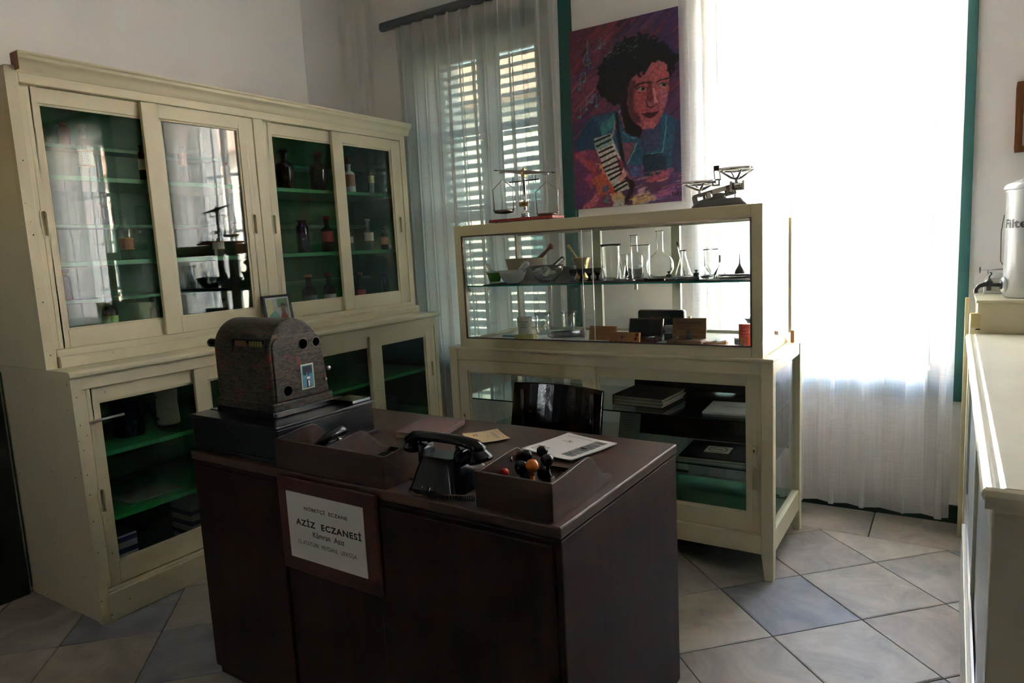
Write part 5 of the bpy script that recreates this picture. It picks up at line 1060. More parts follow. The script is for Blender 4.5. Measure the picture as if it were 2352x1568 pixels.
# ================================================================== BOTTLES IN THE TALL CABINET
def bottle(name, lb, x, y, z, r, h_, glass, cap=None, label=None, shape='round', caph=.02, lab=(.25, .6), gold=False, stopper=False):
    t = thing(name, lb, 'bottle', (x, y, z+.0008), R(random.Random(lb).uniform(-20, 20)), 'bottles in the tall cabinet')
    sh = {'round': .72, 'tall': .8, 'jar': .86}[shape]; nr = {'round': .36, 'tall': .42, 'jar': .6}[shape]*r
    prof = [(0, 0), (r*.92, 0), (r, .003), (r, h_*(sh-.10)), (r*.93, h_*(sh-.04)), (r*.7, h_*sh), (nr, h_*(sh+.04)), (nr, h_*.96), (nr*1.3, h_*.965), (nr*1.3, h_)]
    obj('bottle_glass', MB().lathe(prof, n=22), glass, t)
    if cap: obj('cap', MB().lathe([(0, h_-.003), (nr*1.55, h_-.003), (nr*1.6, h_+caph*.8), (nr*1.3, h_+caph), (0, h_+caph)], n=18), cap, t)
    if stopper: obj('glass_stopper', MB().lathe([(0, h_), (nr*1.2, h_), (nr*.7, h_+.006), (nr*1.5, h_+.014), (nr*1.5, h_+.026), (0, h_+.030)], n=16), glass, t)
    if label is not None:
        q = MB(); n = 10; a0, a1 = R(-75), R(75); z0, z1 = h_*lab[0], h_*lab[1]
        for k in range(n):
            b0, b1 = a0+(a1-a0)*k/n, a0+(a1-a0)*(k+1)/n; r_ = r+.0006
            q.add([(r_*math.cos(b0), r_*math.sin(b0), z0), (r_*math.cos(b1), r_*math.sin(b1), z0), (r_*math.cos(b1), r_*math.sin(b1), z1), (r_*math.cos(b0), r_*math.sin(b0), z1)], [(0,1,2,3)])
        la = obj('label', q, label, t, clean=False); la.rotation_euler = (0, 0, -t.rotation_euler[2]-R(30))
        if gold:
            q = MB()
            for zz in (z0, z1): q.lathe([(r+.0012, zz-.0012), (r+.0016, zz-.0012), (r+.0016, zz+.0012), (r+.0012, zz+.0012)], n=22, close=True)
            obj('gold_band', q, GOLDINK, t)
        q = lines_mb(3, r*.9, h_*.018, h_*.05, random.Random(lb)); place(q, (0, 0, (z0+z1)/2+h_*.05), (0, 1, 0), (0, 0, 1)); q.v = [(math.sqrt(max((r+.0010)**2-p[1]**2, 0)), p[1], p[2]) for p in q.v]; li = obj('label_print', q, INK, t); li.rotation_euler = (0, 0, -t.rotation_euler[2]-R(30))
    return t
Lf, Lr = -3.09, BX+.06
for a in (
 ('amber bottle upside high on the back ledge at the far left', Lr, 1.628, 1.972, .024, .10, AMBERG, None, None, 'jar'),
 ('stoppered clear bottle with a gold edged label on the top shelf, far left', Lf, 1.559, 1.802, .029, .190, CLEARG2, None, LABELP, 'tall', .02, (.25, .55), True, True),
 ('small clear bottle with gold bands half hidden by the second door stile', Lf, 1.800, 1.802, .016, .155, DARKG, None, LABELP, 'tall', .02, (.3, .6), True),
 ('brown glass bottle on the middle back ledge behind the left door', Lr, 1.771, 1.622, .032, .15, BROWNG, None, None, 'round'),
 ('clear bottle with a gold outlined oval label on the lower shelf behind the left door', Lf, 1.687, 1.452, .029, .185, CLEARG2, None, LABELBR, 'tall', .02, (.25, .5), True, True),
 ('amber glass jar on the low back ledge at the far left', Lr, 1.543, 1.285, .029, .128, AMBERG, DARKCAP, None, 'jar', .012),
 ('dark bottle with a pale green label at the bottom of the left door', Lf, 1.578, 1.10, .031, .185, DARKG, DARKCAP, LABELG, 'tall', .02, (.0, .62)),
 ('clear short jar with gold edged label on the lower shelf behind the second door', Lf, 2.141, 1.452, .028, .115, CLEARG2, None, LABELP, 'jar', .02, (.3, .6), True),
 ('amber bottle at the right end of the lower shelf behind the second door', Lf, 2.259, 1.452, .026, .15, AMBERG, DARKCAP, None, 'jar', .014),
 ('small dark bottle with an orange label low behind the second door', Lf, 2.139, 1.10, .017, .14, DARKG, None, AMBERB, 'tall', .02, (.1, .6)),
 ('slim dark bottle at the bottom beside the second door stile', Lf, 1.773, 1.10, .016, .16, BROWNG, DARKCAP, LABELBR, 'tall', .02, (.1, .5)),
 ('slim clear bottle on the top shelf behind the second door', Lf, 1.999, 1.802, .019, .165, CLEARG2, None, LABELBR, 'tall', .02, (.5, .8), True),
 ('amber bottle on the top shelf near the middle post', Lf, 2.224, 1.802, .022, .11, AMBERG, None, None, 'jar'),
 ('large dark brown bottle left on the top shelf of the right bay', Lf, 2.597, 1.802, .047, .195, BROWNG, DARKCAP, None, 'round', .012),
 ('large dark brown bottle with reddish stopper right on the top shelf of the right bay', Lf, 2.836, 1.802, .050, .200, BROWNG, REDCAP, None, 'round', .014),
 ('white capped bottle with a brown paper label on the top shelf', Lf, 3.073, 1.802, .035, .165, paint('milk_glass', srgb(178, 180, 176), .2), None, LABELBR, 'round', .02, (.2, .62)),
 ('orange brown jar on the high back ledge of the right bay', Lr, 3.351, 1.972, .026, .10, AMBERG, None, None, 'jar'),
 ('slim clear bottle with yellowish labels on the top shelf at the right', Lf, 3.260, 1.802, .019, .128, CLEARG2, None, YGREEN, 'tall', .02, (.5, .85)),
 ('tall cobalt blue bottle on the lower shelf of the right bay', Lf, 2.680, 1.452, .035, .18, COBALTG, None, None, 'jar'),
 ('dark bottle with red stopper and red bordered label beside the cobalt bottle', Lf, 2.862, 1.452, .036, .19, DARKG, REDCAP, LABELR, 'round', .016, (.3, .62)),
 ('small clear labelled bottle half hidden by the last door stile', Lf, 3.041, 1.452, .018, .12, CLEARG2, None, LABELP, 'tall', .02, (.4, .7), True),
 ('clear bottle with glass stopper and white label on the lower shelf at the right', Lf, 3.201, 1.452, .030, .165, CLEARG2, None, LABELP, 'round', .02, (.35, .65), True, True),
 ('dark round bottle with a brownish label at the right end of the lower shelf', Lf, 3.341, 1.452, .026, .13, DARKG, DARKCAP, LABELBR, 'round', .014, (.25, .6)),
 ('dark bottle with cork and grey label at the bottom of the right bay', Lf, 2.690, 1.10, .041, .215, DARKG, CORK, paint('grey_label', srgb(120, 124, 122), .6), 'round', .012, (.22, .52)),
 ('dark bottle with red stopper and grey label at the bottom of the right bay', Lf, 2.840, 1.10, .037, .215, DARKG, REDCAP, LABELP, 'round', .014, (.2, .5)),
 ('dark bottle with red stopper and red label at the bottom behind the last door', Lf, 3.094, 1.10, .031, .205, DARKG, REDCAP, LABELR, 'round', .014, (.2, .55)),
 ('slim brown bottle at the bottom right corner of the cabinet', Lf, 3.314, 1.10, .021, .195, BROWNG, DARKCAP, None, 'tall', .012),
 ('small dark bottle with a red label above the photo frame', Lf, 2.519, 1.10, .019, .14, DARKG, DARKCAP, LABELR, 'tall', .012, (.3, .7))):
    (lb, x, y, z, r, h_, gl), rest_ = a[:7], a[7:]
    nm = ('jar' if 'jar' in lb.split(' on')[0].split() else 'bottle'); bottle(nm, lb, x, y, z, r, h_, gl, *rest_)
# lower left compartment contents
t = thing('enamel_canister', 'dark navy enamel canister on the upper shelf of the lower cabinet', 'canister', (-3.10, 1.60, .6758)); obj('canister_body', MB().lathe([(0, 0), (.062, 0), (.064, .004), (.064, .155), (.066, .157), (0, .157)], n=28), NAVYCAN, t)
t = thing('enamel_jug', 'pale enamel jug with a dark handle on the upper shelf of the lower cabinet', 'jug', (-3.12, 1.80, .6758)); obj('jug_body', MB().lathe([(0, 0), (.045, 0), (.050, .01), (.046, .10), (.050, .16), (.046, .16), (.04, .1), (.04, .01), (0, .008)], n=28), paint('beige_enamel', srgb(150, 144, 124), .3), t); obj('jug_handle', MB().tube([(-.0, -.044, .14), (0, -.075, .13), (0, -.082, .09), (0, -.07, .05), (0, -.045, .03)], .006, 8), BLACK, t)
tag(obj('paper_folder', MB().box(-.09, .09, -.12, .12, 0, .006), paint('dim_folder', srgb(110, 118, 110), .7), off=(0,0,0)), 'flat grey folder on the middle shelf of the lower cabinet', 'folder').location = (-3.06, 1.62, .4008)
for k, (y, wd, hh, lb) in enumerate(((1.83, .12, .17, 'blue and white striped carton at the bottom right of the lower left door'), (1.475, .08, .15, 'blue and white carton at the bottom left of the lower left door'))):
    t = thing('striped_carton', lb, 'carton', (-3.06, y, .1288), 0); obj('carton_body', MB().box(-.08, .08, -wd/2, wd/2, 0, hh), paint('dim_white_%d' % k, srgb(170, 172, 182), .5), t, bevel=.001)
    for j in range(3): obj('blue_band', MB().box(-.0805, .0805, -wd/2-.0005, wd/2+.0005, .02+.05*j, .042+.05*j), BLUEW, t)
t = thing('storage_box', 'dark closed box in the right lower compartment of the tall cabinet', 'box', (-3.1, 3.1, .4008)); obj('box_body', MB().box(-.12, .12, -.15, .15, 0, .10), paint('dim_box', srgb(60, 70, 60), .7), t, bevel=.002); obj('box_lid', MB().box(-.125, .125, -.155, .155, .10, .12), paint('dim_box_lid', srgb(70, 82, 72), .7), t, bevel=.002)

# ================================================================== PAINTING
PX0, PX1, PZ0, PZ1 = -1.922, -1.248, 1.629, 2.642
pa = thing('portrait_painting', 'unframed canvas portrait of a dark haired person in a blue jacket with piano keys', 'painting', ((PX0+PX1)/2, YW-.002, PZ0))
pw, phh = PX1-PX0, PZ1-PZ0
obj('canvas', MB().box(-pw/2, pw/2, -.022, 0, 0, phh), paint('canvas_edge', srgb(70, 40, 70), .8), pa)
NX, NY = 230, 345
u, v = np.meshgrid(np.linspace(0, 1, NX), np.linspace(0, 1, NY))      # v from top
def homog(src, dst):
    A = []
    for (x, y), (X, Y) in zip(src, dst): A += [[x, y, 1, 0, 0, 0, -X*x, -X*y], [0, 0, 0, x, y, 1, -Y*x, -Y*y]]
    h_ = np.linalg.solve(np.array(A, float), np.array([c for p in dst for c in p], float)); return np.append(h_, 1).reshape(3, 3)
Hm = homog([(0,0),(1,0),(1,1),(0,1)], [(80,243),(895,47),(935,1440),(155,1512)])
q3 = np.stack([u, v, np.ones_like(u)], -1) @ Hm.T; X, Y = q3[..., 0]/q3[..., 2], q3[..., 1]/q3[..., 2]
rng = np.random.RandomState(5)
def smooth(a, k):
    for _ in range(k):
        p = np.pad(a, [(1, 1), (1, 1)]+[(0, 0)]*(a.ndim-2), mode='edge'); a = (p[:-2, 1:-1]+p[2:, 1:-1]+p[1:-1, :-2]+p[1:-1, 2:]+p[1:-1, 1:-1]*2)/6
    return a
nz = smooth(rng.rand(NY, NX), 5); nz = (nz-nz.mean())/nz.std(); wob = smooth(rng.randn(NY, NX), 14); wob = wob/wob.std()*5; wob2 = smooth(rng.randn(NY, NX), 14); wob2 = wob2/wob2.std()*5
img = np.zeros((NY, NX, 3)); 
def inpoly(P, jit=1.0):
    x, y = X+wob*jit, Y+wob2*jit; ins = np.zeros(x.shape, bool); n = len(P)
    for i in range(n):
        x1, y1 = P[i]; x2, y2 = P[(i+1) % n]
        if y1 == y2: continue
        c = (y1 > y) != (y2 > y); ins ^= c & (x < (x2-x1)*(y-y1)/(y2-y1)+x1)
    return ins.astype(float)
def fill(P, col, soft=1, a=1.0, jit=.6, tex=.04, mask=None):
    global img
    m_ = smooth(inpoly(P, jit), soft)*a
    if mask is not None: m_ = m_*mask
    c = np.array(col, float)[None, None]*(1+tex*nz[..., None]); img = img*(1-m_[..., None])+c*m_[..., None]; return m_
def stroke(pts, w_, col, soft=0, a=1.0, jit=.3):
    d = np.full(X.shape, 1e9); x, y = X+wob*jit, Y+wob2*jit
    for (x1, y1), (x2, y2) in zip(pts, pts[1:]):
        L2 = (x2-x1)**2+(y2-y1)**2+1e-6; t = np.clip(((x-x1)*(x2-x1)+(y-y1)*(y2-y1))/L2, 0, 1); d = np.minimum(d, np.hypot(x-x1-t*(x2-x1), y-y1-t*(y2-y1)))
    global img
    m_ = np.clip((w_/2-d)/3+.5, 0, 1); m_ = smooth(m_, soft)*a; img = img*(1-m_[..., None])+np.array(col, float)[None, None]*m_[..., None]
# background
img[:] = (92, 48, 92); top = np.clip((900-Y)/900, 0, 1)
fill([(560, 0), (940, 0), (940, 520), (820, 420), (700, 260)], (70, 44, 100), 8, .9)
fill([(60, 200), (340, 150), (520, 130), (360, 420), (120, 560), (60, 500)], (112, 40, 60), 8, .8)
fill([(60, 560), (320, 540), (460, 780), (400, 820), (110, 900)], (132, 54, 80), 8, .8)
pal = [(158, 50, 66), (120, 36, 56), (80, 50, 120), (60, 36, 90), (190, 80, 96), (150, 90, 140), (96, 44, 100), (170, 60, 70), (110, 70, 130), (62, 34, 76)]
for k in range(230):
    cx, cy2 = rng.uniform(60, 960), rng.uniform(60, 1000); l = rng.uniform(30, 120); c = pal[rng.randint(len(pal))]; s = rng.uniform(.7, 1.0)
    stroke([(cx-l*.66, cy2+l*.75), (cx+l*.66, cy2-l*.75)], rng.uniform(6, 26), [q*s for q in c], 1, rng.uniform(.3, .75))
for k in range(26):
    cx, cy2 = rng.uniform(100, 900), rng.uniform(120, 900); l = rng.uniform(15, 60); stroke([(cx-l*.7, cy2+l*.72), (cx+l*.7, cy2-l*.72)], rng.uniform(2, 5), (196, 130, 150), 0, .5)
# jacket
fill([(140, 1050), (200, 930), (265, 850), (330, 832), (455, 808), (480, 960), (600, 1010), (770, 815), (860, 872), (940, 890), (940, 1260), (640, 1290), (470, 1180), (300, 1080), (180, 1110)], (34, 84, 118), 3)
fill([(140, 1050), (200, 930), (270, 870), (340, 1000), (300, 1090), (180, 1110)], (28, 62, 104), 5, .8)
fill([(860, 872), (940, 890), (940, 1250), (830, 1240), (850, 1000)], (52, 46, 92), 8, .8); fill([(640, 1120), (800, 1130), (800, 1290), (640, 1290)], (22, 44, 70), 5, .9)
fill([(600, 1010), (760, 860), (740, 1080), (640, 1110)], (70, 52, 98), 6, .6)
fill([(330, 900), (455, 812), (440, 900), (330, 1000)], (60, 150, 150), 6, .7)
stroke([(458, 812), (430, 900), (410, 985)], 14, (176, 130, 150), 2, .9); stroke([(795, 850), (790, 960), (768, 1104), (690, 1112)], 7, (84, 176, 170), 1, .9); stroke([(768, 1110), (640, 1130), (636, 1200)], 9, (10, 16, 28), 1, .9)
stroke([(620, 1000), (645, 1110), (640, 1180)], 4, (14, 24, 40), 0, .8); stroke([(596, 1010), (560, 1110), (518, 1190)], 5, (110, 200, 196), 0, .9)
fill([(480, 1040), (590, 1020), (515, 1190), (486, 1150)], (150, 66, 90), 3, .8)
# neck and shadow
fill([(455, 700), (520, 600), (640, 900), (610, 995), (520, 985), (480, 900)], (32, 16, 26), 3)
stroke([(440, 830), (452, 960), (470, 1060), (490, 1180), (486, 1240)], 26, (18, 14, 26), 3, .9)
fill([(478, 930), (520, 975), (600, 1005), (590, 1034), (500, 1030), (474, 990)], (30, 86, 112), 2); stroke([(486, 960), (520, 998), (580, 1002)], 5, (96, 170, 186), 1, .8)
stroke([(474, 850), (494, 930)], 6, (210, 160, 150), 1, .7)
# face
face = [(690, 455), (655, 520), (600, 548), (540, 575), (515, 650), (512, 760), (535, 850), (580, 905), (640, 942), (700, 936), (735, 895), (775, 810), (800, 720), (812, 640), (806, 560), (800, 470), (745, 445)]
fm = fill(face, (176, 78, 88), 2, 1, .4, .05)
fill([(520, 580), (570, 600), (560, 760), (620, 900), (560, 900), (510, 800)], (92, 36, 52), 9, .85, mask=fm)
fill([(600, 480), (720, 450), (800, 470), (800, 560), (640, 590)], (188, 86, 96), 7, .6, mask=fm)
fill([(560, 690), (660, 680), (660, 760), (600, 830), (560, 800)], (186, 72, 80), 9, .8, mask=fm)
fill([(660, 590), (700, 590), (705, 720), (660, 770), (645, 700)], (112, 40, 52), 5, .8, mask=fm)
fill([(700, 600), (722, 720), (735, 760), (715, 770), (700, 720)], (222, 140, 150), 4, .9, mask=fm)
fill([(740, 660), (800, 650), (790, 760), (760, 820)], (170, 100, 130), 7, .6, mask=fm); fill([(625, 880), (700, 870), (700, 936), (640, 940)], (200, 96, 104), 6, .7, mask=fm)
stroke([(565, 640), (590, 616), (640, 605), (676, 606)], 10, (22, 8, 16), 0, .95, 0); stroke([(722, 604), (750, 586), (804, 574)], 9, (22, 8, 16), 0, .95, 0)
for (cx, cy2, w2, h2) in ((618, 652, 40, 15), (770, 622, 36, 15)):
    fill([(cx-w2, cy2), (cx-w2*.4, cy2-h2), (cx+w2*.5, cy2-h2), (cx+w2, cy2-2), (cx+w2*.3, cy2+h2*.8), (cx-w2*.5, cy2+h2*.8)], (150, 130, 120), 0, .9, 0)
    fill([(cx+6-13, cy2-10), (cx+6+13, cy2-10), (cx+6+12, cy2+9), (cx+6-12, cy2+9)], (16, 14, 12), 0, 1, 0); stroke([(cx-w2-4, cy2-2), (cx-w2*.4, cy2-h2), (cx+w2*.5, cy2-h2), (cx+w2, cy2-3)], 5, (14, 6, 12), 0, .95, 0)
    stroke([(cx-w2, cy2+6), (cx, cy2+h2+4), (cx+w2*.8, cy2+8)], 3, (226, 160, 140), 0, .7, 0)
stroke([(652, 745), (656, 775), (684, 784), (700, 776), (722, 758)], 9, (60, 12, 24), 1, .95, 0); fill([(655, 740), (700, 745), (725, 740), (718, 764), (690, 772), (660, 764)], (180, 96, 110), 2, .7, .2)
fill([(618, 830), (660, 818), (690, 822), (742, 808), (716, 842), (680, 862), (645, 856)], (70, 18, 36), 1, 1, .1); stroke([(618, 830), (672, 832), (742, 810)], 4, (20, 4, 12), 0, 1, 0); stroke([(628, 838), (660, 868), (700, 862)], 3, (214, 130, 130), 0, .7, 0)
# hair
hair = [(300, 595), (285, 640), (318, 705), (372, 756), (452, 768), (466, 700), (500, 610), (540, 572), (600, 548), (650, 522), (688, 458), (744, 442), (790, 462), (806, 572), (838, 520), (878, 430), (872, 392), (856, 404), (822, 345), (764, 322), (712, 282), (630, 250), (560, 264), (490, 272), (440, 322), (396, 372), (338, 430), (300, 500)]
hm_ = fill(hair, (14, 14, 20), 1, 1, 1.8)
for k in range(120):
    a = rng.uniform(0, 6.28); cx, cy2 = rng.uniform(300, 640), rng.uniform(290, 700); r = rng.uniform(6, 16); sh = (cx < 560 and cy2 < 430); col = (52, 108, 118) if sh and rng.rand() < .6 else ((70, 80, 120) if rng.rand() < .25 and cx < 420 else (30, 28, 40))
    stroke([(cx+r*math.cos(a+t), cy2+r*math.sin(a+t)) for t in (0, .7, 1.4, 2.1)], rng.uniform(3, 7), col, 0, .55)
for k in range(22): cx = rng.uniform(330, 580); cy2 = 400-(cx-330)*.28+rng.uniform(-40, 40); stroke([(cx, cy2), (cx+rng.uniform(8, 22), cy2-rng.uniform(2, 16))], 4, (96, 160, 160), 0, .7)
# lower abstract patches
fill([(130, 1110), (300, 1080), (440, 1380), (500, 1530), (140, 1530)], (140, 52, 100), 3, .95); fill([(140, 1170), (200, 1150), (260, 1290), (300, 1400), (200, 1530), (140, 1530)], (110, 44, 110), 5, .8)
for P, c in (([(150, 1130), (215, 1080), (240, 1240)], (190, 70, 90)), ([(200, 1180), (270, 1150), (350, 1340)], (186, 60, 70)), ([(210, 1290), (265, 1250), (280, 1380)], (190, 50, 120)), ([(270, 1300), (360, 1240), (440, 1370), (330, 1420)], (206, 90, 60)),
             ([(300, 1180), (350, 1190), (360, 1260), (320, 1220)], (226, 150, 90)), ([(360, 1280), (400, 1270), (450, 1370), (420, 1400)], (224, 80, 40)), ([(400, 1400), (480, 1380), (520, 1440), (500, 1500), (430, 1480)], (224, 186, 120)), ([(350, 1345), (390, 1330), (395, 1370), (360, 1380)], (70, 90, 140)),
             ([(360, 1430), (385, 1405), (395, 1460), (370, 1470)], (70, 130, 120)), ([(510, 1200), (640, 1200), (640, 1290), (520, 1290)], (96, 60, 120)), ([(500, 1290), (560, 1260), (660, 1310), (600, 1400), (520, 1440)], (90, 44, 110)),
             ([(640, 1290), (830, 1210), (850, 1270), (700, 1320)], (180, 66, 90)), ([(830, 1230), (935, 1250), (935, 1440), (780, 1430)], (80, 44, 100)), ([(560, 1420), (670, 1370), (740, 1430), (660, 1470), (560, 1480)], (206, 170, 110)), ([(610, 1350), (660, 1345), (640, 1400), (600, 1410)], (206, 150, 190)),
             ([(700, 1400), (860, 1330), (870, 1380), (740, 1440)], (150, 70, 130)), ([(540, 1220), (600, 1210), (620, 1270), (550, 1280)], (60, 90, 150)), ([(440, 1440), (500, 1430), (500, 1500), (420, 1500)], (196, 190, 180)), ([(200, 1500), (300, 1400), (330, 1440), (250, 1520)], (206, 96, 110)), ([(150, 1420), (230, 1400), (200, 1530), (140, 1530)], (84, 40, 110))):
    fill(P, c, 2, .85, 1.2)
stroke([(540, 1440), (640, 1420), (720, 1400)], 6, (220, 196, 60), 0, .8); stroke([(600, 1480), (720, 1440), (800, 1425)], 6, (60, 120, 200), 0, .7)
for k in range(60): cx, cy2 = rng.uniform(520, 930), rng.uniform(1230, 1440); l = rng.uniform(12, 50); stroke([(cx-l, cy2+l*.35), (cx+l, cy2-l*.35)], rng.uniform(4, 12), [(150, 60, 100), (96, 50, 120), (60, 50, 110), (190, 90, 110), (210, 150, 120)][rng.randint(5)], 0, .5)
# piano keys
fill([(280, 1010), (398, 968), (415, 1010), (470, 1140), (530, 1300), (540, 1360), (450, 1390), (380, 1290), (330, 1160), (290, 1070)], (196, 186, 186), 1, 1, .3)
fill([(280, 1020), (400, 975), (415, 1050), (300, 1090)], (70, 130, 140), 4, .55)
fill([(440, 1130), (500, 1180), (480, 1260), (460, 1200)], (130, 30, 60), 2, .9); fill([(450, 1250), (520, 1230), (540, 1290), (480, 1320)], (214, 130, 130), 3, .7)
for a, b_, c, d in ((286, 1030, 392, 982), (300, 1062, 400, 1014), (318, 1106, 412, 1064), (326, 1142, 424, 1092), (340, 1180, 442, 1128), (352, 1216, 458, 1166), (368, 1240, 468, 1200), (385, 1270, 478, 1226), (402, 1300, 480, 1252), (430, 1352, 512, 1306), (440, 1378, 520, 1332)):
    stroke([(a, b_), (c, d)], 13, (12, 10, 18), 0, 1, .15)
fill([(500, 1290), (520, 1268), (582, 1330), (540, 1440), (520, 1480), (500, 1470), (540, 1350)], (60, 20, 24), 1, .95)
# notes
TE = (60, 150, 160)
stroke([(214, 300), (222, 420), (232, 510)], 5, TE, 0, .9); stroke([(214, 310), (234, 350), (200, 420), (188, 460), (214, 488), (244, 466), (236, 436), (210, 446)], 5, TE, 0, .85)
for P in ([(306, 284), (314, 345)], [(176, 545), (206, 530), (208, 590)], [(176, 545), (170, 650)], [(174, 780), (178, 850)], [(220, 700), (216, 800)], [(258, 695), (262, 740)], [(262, 690), (290, 700), (296, 770)]): stroke(P, 5, TE, 0, .85)
for cx, cy2 in ((306, 356), (342, 328), (166, 655), (200, 600), (170, 856), (220, 800), (255, 748), (290, 775)): fill([(cx-12, cy2), (cx, cy2-7), (cx+12, cy2-4), (cx+6, cy2+8), (cx-8, cy2+8)], (50, 160, 160), 0, .9, 0)
for x in (842, 856, 868, 884, 900, 916): stroke([(x, 1405), (x+4, 1380), (x+8, 1398)], 5, (18, 12, 30), 0, .9, 0)
stroke([(880, 1374), (884, 1402)], 4, (18, 12, 30), 0, .9, 0)
img = img*.86+img.mean(-1, keepdims=True)*.14
img = np.clip(img*(1.03+.03*nz[..., None]), 0, 255)/255.0; lin = np.where(img <= .04045, img/12.92, ((img+.055)/1.055)**2.4)
me = bpy.data.meshes.new('painted_face'); vx = -pw/2+u*pw; vz = phh*(1-v); co = np.stack([vx, np.full_like(vx, -.0225), vz], -1).reshape(-1, 3)
idx = np.arange(NX*NY).reshape(NY, NX); quads = np.stack([idx[1:, :-1], idx[1:, 1:], idx[:-1, 1:], idx[:-1, :-1]], -1).reshape(-1, 4)
me.vertices.add(len(co)); me.vertices.foreach_set('co', co.ravel()); me.loops.add(quads.size); me.loops.foreach_set('vertex_index', quads.ravel().astype(np.int32)); me.polygons.add(len(quads))
me.polygons.foreach_set('loop_start', (np.arange(len(quads))*4).astype(np.int32)); me.polygons.foreach_set('loop_total', np.full(len(quads), 4, np.int32)); me.update(calc_edges=True); me.validate()
ca = me.color_attributes.new('paint', 'FLOAT_COLOR', 'POINT'); ca.data.foreach_set('color', np.concatenate([lin.reshape(-1, 3), np.ones((NX*NY, 1))], 1).astype(np.float32).ravel())
m, N, L, b = newmat('oil_paint'); at = N.new('ShaderNodeAttribute'); at.attribute_name = 'paint'; L.new(at.outputs[0], b.inputs['Base Color']); b.inputs['Roughness'].default_value = .45
n1 = N.new('ShaderNodeTexNoise'); n1.inputs['Scale'].default_value = 120; bp = N.new('ShaderNodeBump'); bp.inputs['Strength'].default_value = .2; bp.inputs['Distance'].default_value = .002; L.new(n1.outputs[0], bp.inputs['Height']); L.new(bp.outputs[0], b.inputs['Normal'])
me.materials.append(m); o = bpy.data.objects.new('painted_face', me); C.objects.link(o); o.parent = pa

# ================================================================== RIGHT SIDE: COUNTER, CABINET, WATER FILTER, FRAME
ct = thing('shop_counter', 'long glossy grey cream shop counter running along the right edge', 'counter', (.5, 2.38, 0)); of = ct.location
CH, CX, CY0, CY1 = .97, .050, 1.375, 3.395
pr = [(CX+.02, CH-.045), (CX+.012, CH-.030), (CX+.004, CH-.024), (CX, CH-.014), (CX+.004, CH-.004), (CX+.016, CH), (CX+.022, CH-.003), (CX+.030, CH-.003), (CX+.034, CH+.001), (1.05, CH+.001), (1.05, CH-.045)]
obj('counter_top', MB().prism(pr, 'y', CY0, CY1), GREYCREAM, ct, of, .002)
obj('top_end_nosing', MB().prism([(CY0-.012, CH-.014), (CY0-.008, CH-.004), (CY0, CH), (CY0, CH-.04), (CY0-.006, CH-.03)], 'x', CX+.006, 1.05), GREYCREAM, ct, of, .001)
sx = CX+.018; mb = MB(); mb.box(sx+.02, 1.03, CY0+.02, CY1, .02, CH-.045); obj('carcass', mb, GREYCREAM, ct, of)
mb = MB()
for (y0, y1) in ((CY0+.01, CY0+.07), (2.30, 2.36), (CY1-.06, CY1)): mb.box(sx, sx+.02, y0, y1, .02, CH-.045)
mb.box(sx, sx+.02, CY0+.07, CY1-.06, CH-.11, CH-.045); mb.box(sx, sx+.02, CY0+.07, CY1-.06, .05, .30); obj('side_frame', mb, GREYCREAM, ct, of, .003)
for k, (y0, y1, dx) in enumerate(((CY0+.07, 1.87, 0.004), (1.84, 2.30, .010), (2.36, 2.86, .004), (2.83, CY1-.06, .010))): obj('door', MB().box(sx+dx, sx+dx+.006, y0, y1, .30, CH-.11), paint('blue_grey_door', srgb(150, 160, 164), .35) if k == 0 else MATS['blue_grey_door'], ct, of, .002)
obj('plinth', MB().box(CX+.004, CX+.03, CY0, 2.985, 0, .30), GREYCREAM, ct, of, .003)
mb = MB()
for z in (.315, .33): mb.box(sx-.004, sx+.002, CY0+.07, CY1-.06, z, z+.008)
obj('door_track', mb, STEEL, ct, of)
mb = MB(); y = CY0+.01
mb.box(sx, sx+.065, y-.002, y+.018, .02, CH-.045); mb.box(sx+.065, 1.03, y-.002, y+.018, CH-.10, CH-.045); mb.box(sx+.065, 1.03, y-.002, y+.018, .02, .12); mb.box(.95, 1.03, y-.002, y+.018, .12, CH-.10); obj('end_frame', mb, GREYCREAM, ct, of, .003)
obj('end_panel', MB().box(sx+.072, .943, y+.008, y+.014, .127, CH-.107), GREYCREAM, ct, of, .003)
bc = thing('back_cabinet', 'cream wall cabinet behind the counter carrying the water filter', 'cabinet', (.6, 3.6, 0)); of = bc.location
obj('cabinet_body', MB().box(.088, .82, 3.405, 3.765, .02, 1.095), CREAM, bc, of, .003); obj('top_board', MB().box(.082, .83, 3.398, 3.768, 1.095, 1.108), CREAM, bc, of, .003)
obj('end_post', MB().box(.048, .064, 3.60, 3.635, 0, 1.10), CREAM, bc, of, .002); obj('end_panel', MB().box(.064, .088, 3.42, 3.62, .02, 1.03), CREAM, bc, of, .002); obj('end_block', MB().box(.066, .100, 3.385, 3.402, .995, 1.055), YBLOCK, bc, of, .002)
obj('latch', MB().box(.084, .10, 3.40, 3.4045, .985, .990), BLACKM, bc, of)
WZ = 1.1086
wf = thing('water_filter', 'tall white enamel water filter canister with a lid and dark tap', 'water filter', (.310, 3.552, WZ)); wr = .134
obj('filter_body', MB().lathe([(0, 0), (wr-.008, 0), (wr, .008), (wr, .43), (wr+.004, .434), (wr+.004, .442), (0, .442)], n=56), ENAMELG, wf)
obj('filter_lid', MB().lathe([(wr+.008, .440), (wr+.010, .448), (wr+.004, .462), (wr-.01, .468), (.02, .500), (.012, .504), (.016, .522), (0, .528)], n=48), ENAMEL, wf)
q = text_mb('Filter', .148, .036, .025); r_ = wr+.0008; q.v = [(r_*math.sin(p[0]/r_+R(-47)), -r_*math.cos(p[0]/r_+R(-47)), .285+p[1]) for p in q.v]; obj('lettering', q, INK, wf, clean=False)
tm = Matrix.Rotation(R(-78), 4, 'Z'); 
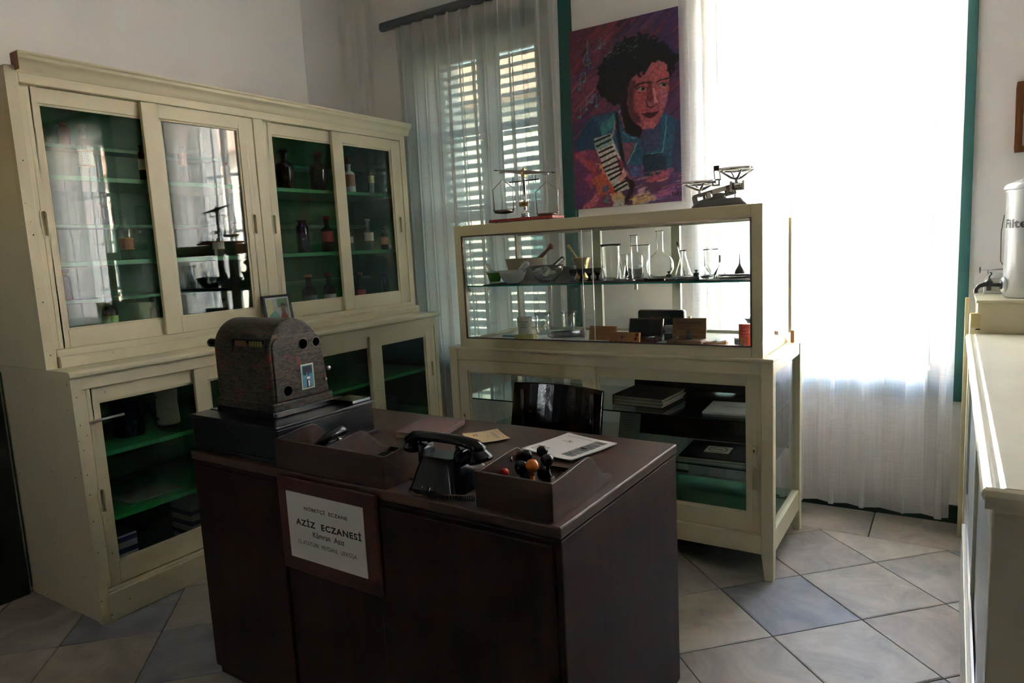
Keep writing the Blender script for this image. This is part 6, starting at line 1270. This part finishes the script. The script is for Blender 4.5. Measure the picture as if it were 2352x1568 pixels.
obj('tap_boss', MB().lathe([(.036, -.004), (.034, .004), (.024, .009), (0, .010)], n=22, rot=Euler((R(90), 0, 0)).to_matrix()).xf(tm @ Matrix.Translation((0, -wr, .052))), ENAMEL, wf)
tb = MB(); tb.lathe([(.020, 0), (.020, .006), (0, .006)], n=18, rot=Euler((R(90), 0, 0)).to_matrix()); tb.tube([(0, 0, 0), (0, -.030, .002)], .0085, 12); tb.lathe([(.010, -.026), (.010, .0), (.016, .006), (.012, .016), (.007, .020), (.006, .026), (0, .026)], (0, -.045, .004), 14)
tb.tube([(0, -.030, .002), (0, -.060, .004), (0, -.080, -.002), (0, -.090, -.016), (0, -.090, -.032)], [.009, .010, .009, .008, .009], 12); tb.tube([(0, -.045, .028), (0, -.043, .038), (0, -.036, .046), (0, -.040, .054)], [.003, .003, .003, .004], 8); tb.xf(tm @ Matrix.Translation((0, -wr-.008, .052))); obj('tap', tb, DARKSTEEL, wf)
wh = MB(); wh.tube([(-wr-.004, 0, .34), (-wr-.012, 0, .27), (-wr-.010, 0, .15), (-wr-.002, 0, .135)], .0018, 6); obj('handle_wire', wh, DARKSTEEL, wf)
sb = thing('small_drawer_box', 'small white glass sided box with a knob behind the water filter tap', 'box', (.19, 3.728, WZ)); mb = MB().loft([[(-.075, -.03, 0), (.12, -.03, 0), (.12, .03, 0), (-.075, .03, 0)], [(-.07, -.028, .07), (.12, -.028, .07), (.12, .028, .07), (-.07, .028, .07)], [(-.055, -.016, .088), (.12, -.016, .088), (.12, .016, .088), (-.055, .016, .088)]]); obj('box_shell', mb, ENAMEL, sb, bevel=.003); obj('side_knob', MB().tube([(-.074, -.0, .035), (-.088, 0, .036)], .0045, 8), STEEL, sb); obj('front_recess', MB().box(-.05, .11, -.0315, -.0290, .012, .056), LABELP, sb)
vr = thing('valve_rod', 'thin horizontal rod with a small dark hand wheel above the white box', 'rod', (.10, 3.728, WZ+.105)); obj('rod_bar', MB().tube([(0, 0, 0), (.16, .0, .004)], .0025, 8), STEEL, vr); obj('hand_wheel', MB().lathe([(.010, -.002), (.014, -.002), (.014, .003), (.010, .003)], n=18, rot=rx, close=True).box(-.001, .001, -.012, .012, -.002, .002).box(-.001, .001, -.002, .002, -.012, .012), DARKSTEEL, vr); obj('rod_stand', MB().tube([(.03, 0, 0), (.03, 0, -.017)], .002, 6), STEEL, vr)
pc = thing('wall_picture', 'brown wooden picture frame on the white wall at the right edge', 'picture frame', (.208+.20, YW-.0015, 1.715)); wdt, hgt, f = .40, .295, .026
mb = MB(); mb.box(-wdt/2, wdt/2, -.02, 0, 0, f); mb.box(-wdt/2, wdt/2, -.02, 0, hgt-f, hgt); mb.box(-wdt/2, -wdt/2+f, -.02, 0, f, hgt-f); mb.box(wdt/2-f, wdt/2, -.02, 0, f, hgt-f); obj('frame', mb, FRAMEW, pc, bevel=.002); obj('mount', MB().box(-wdt/2+f, wdt/2-f, -.006, -.003, f, hgt-f), WHITEP, pc)
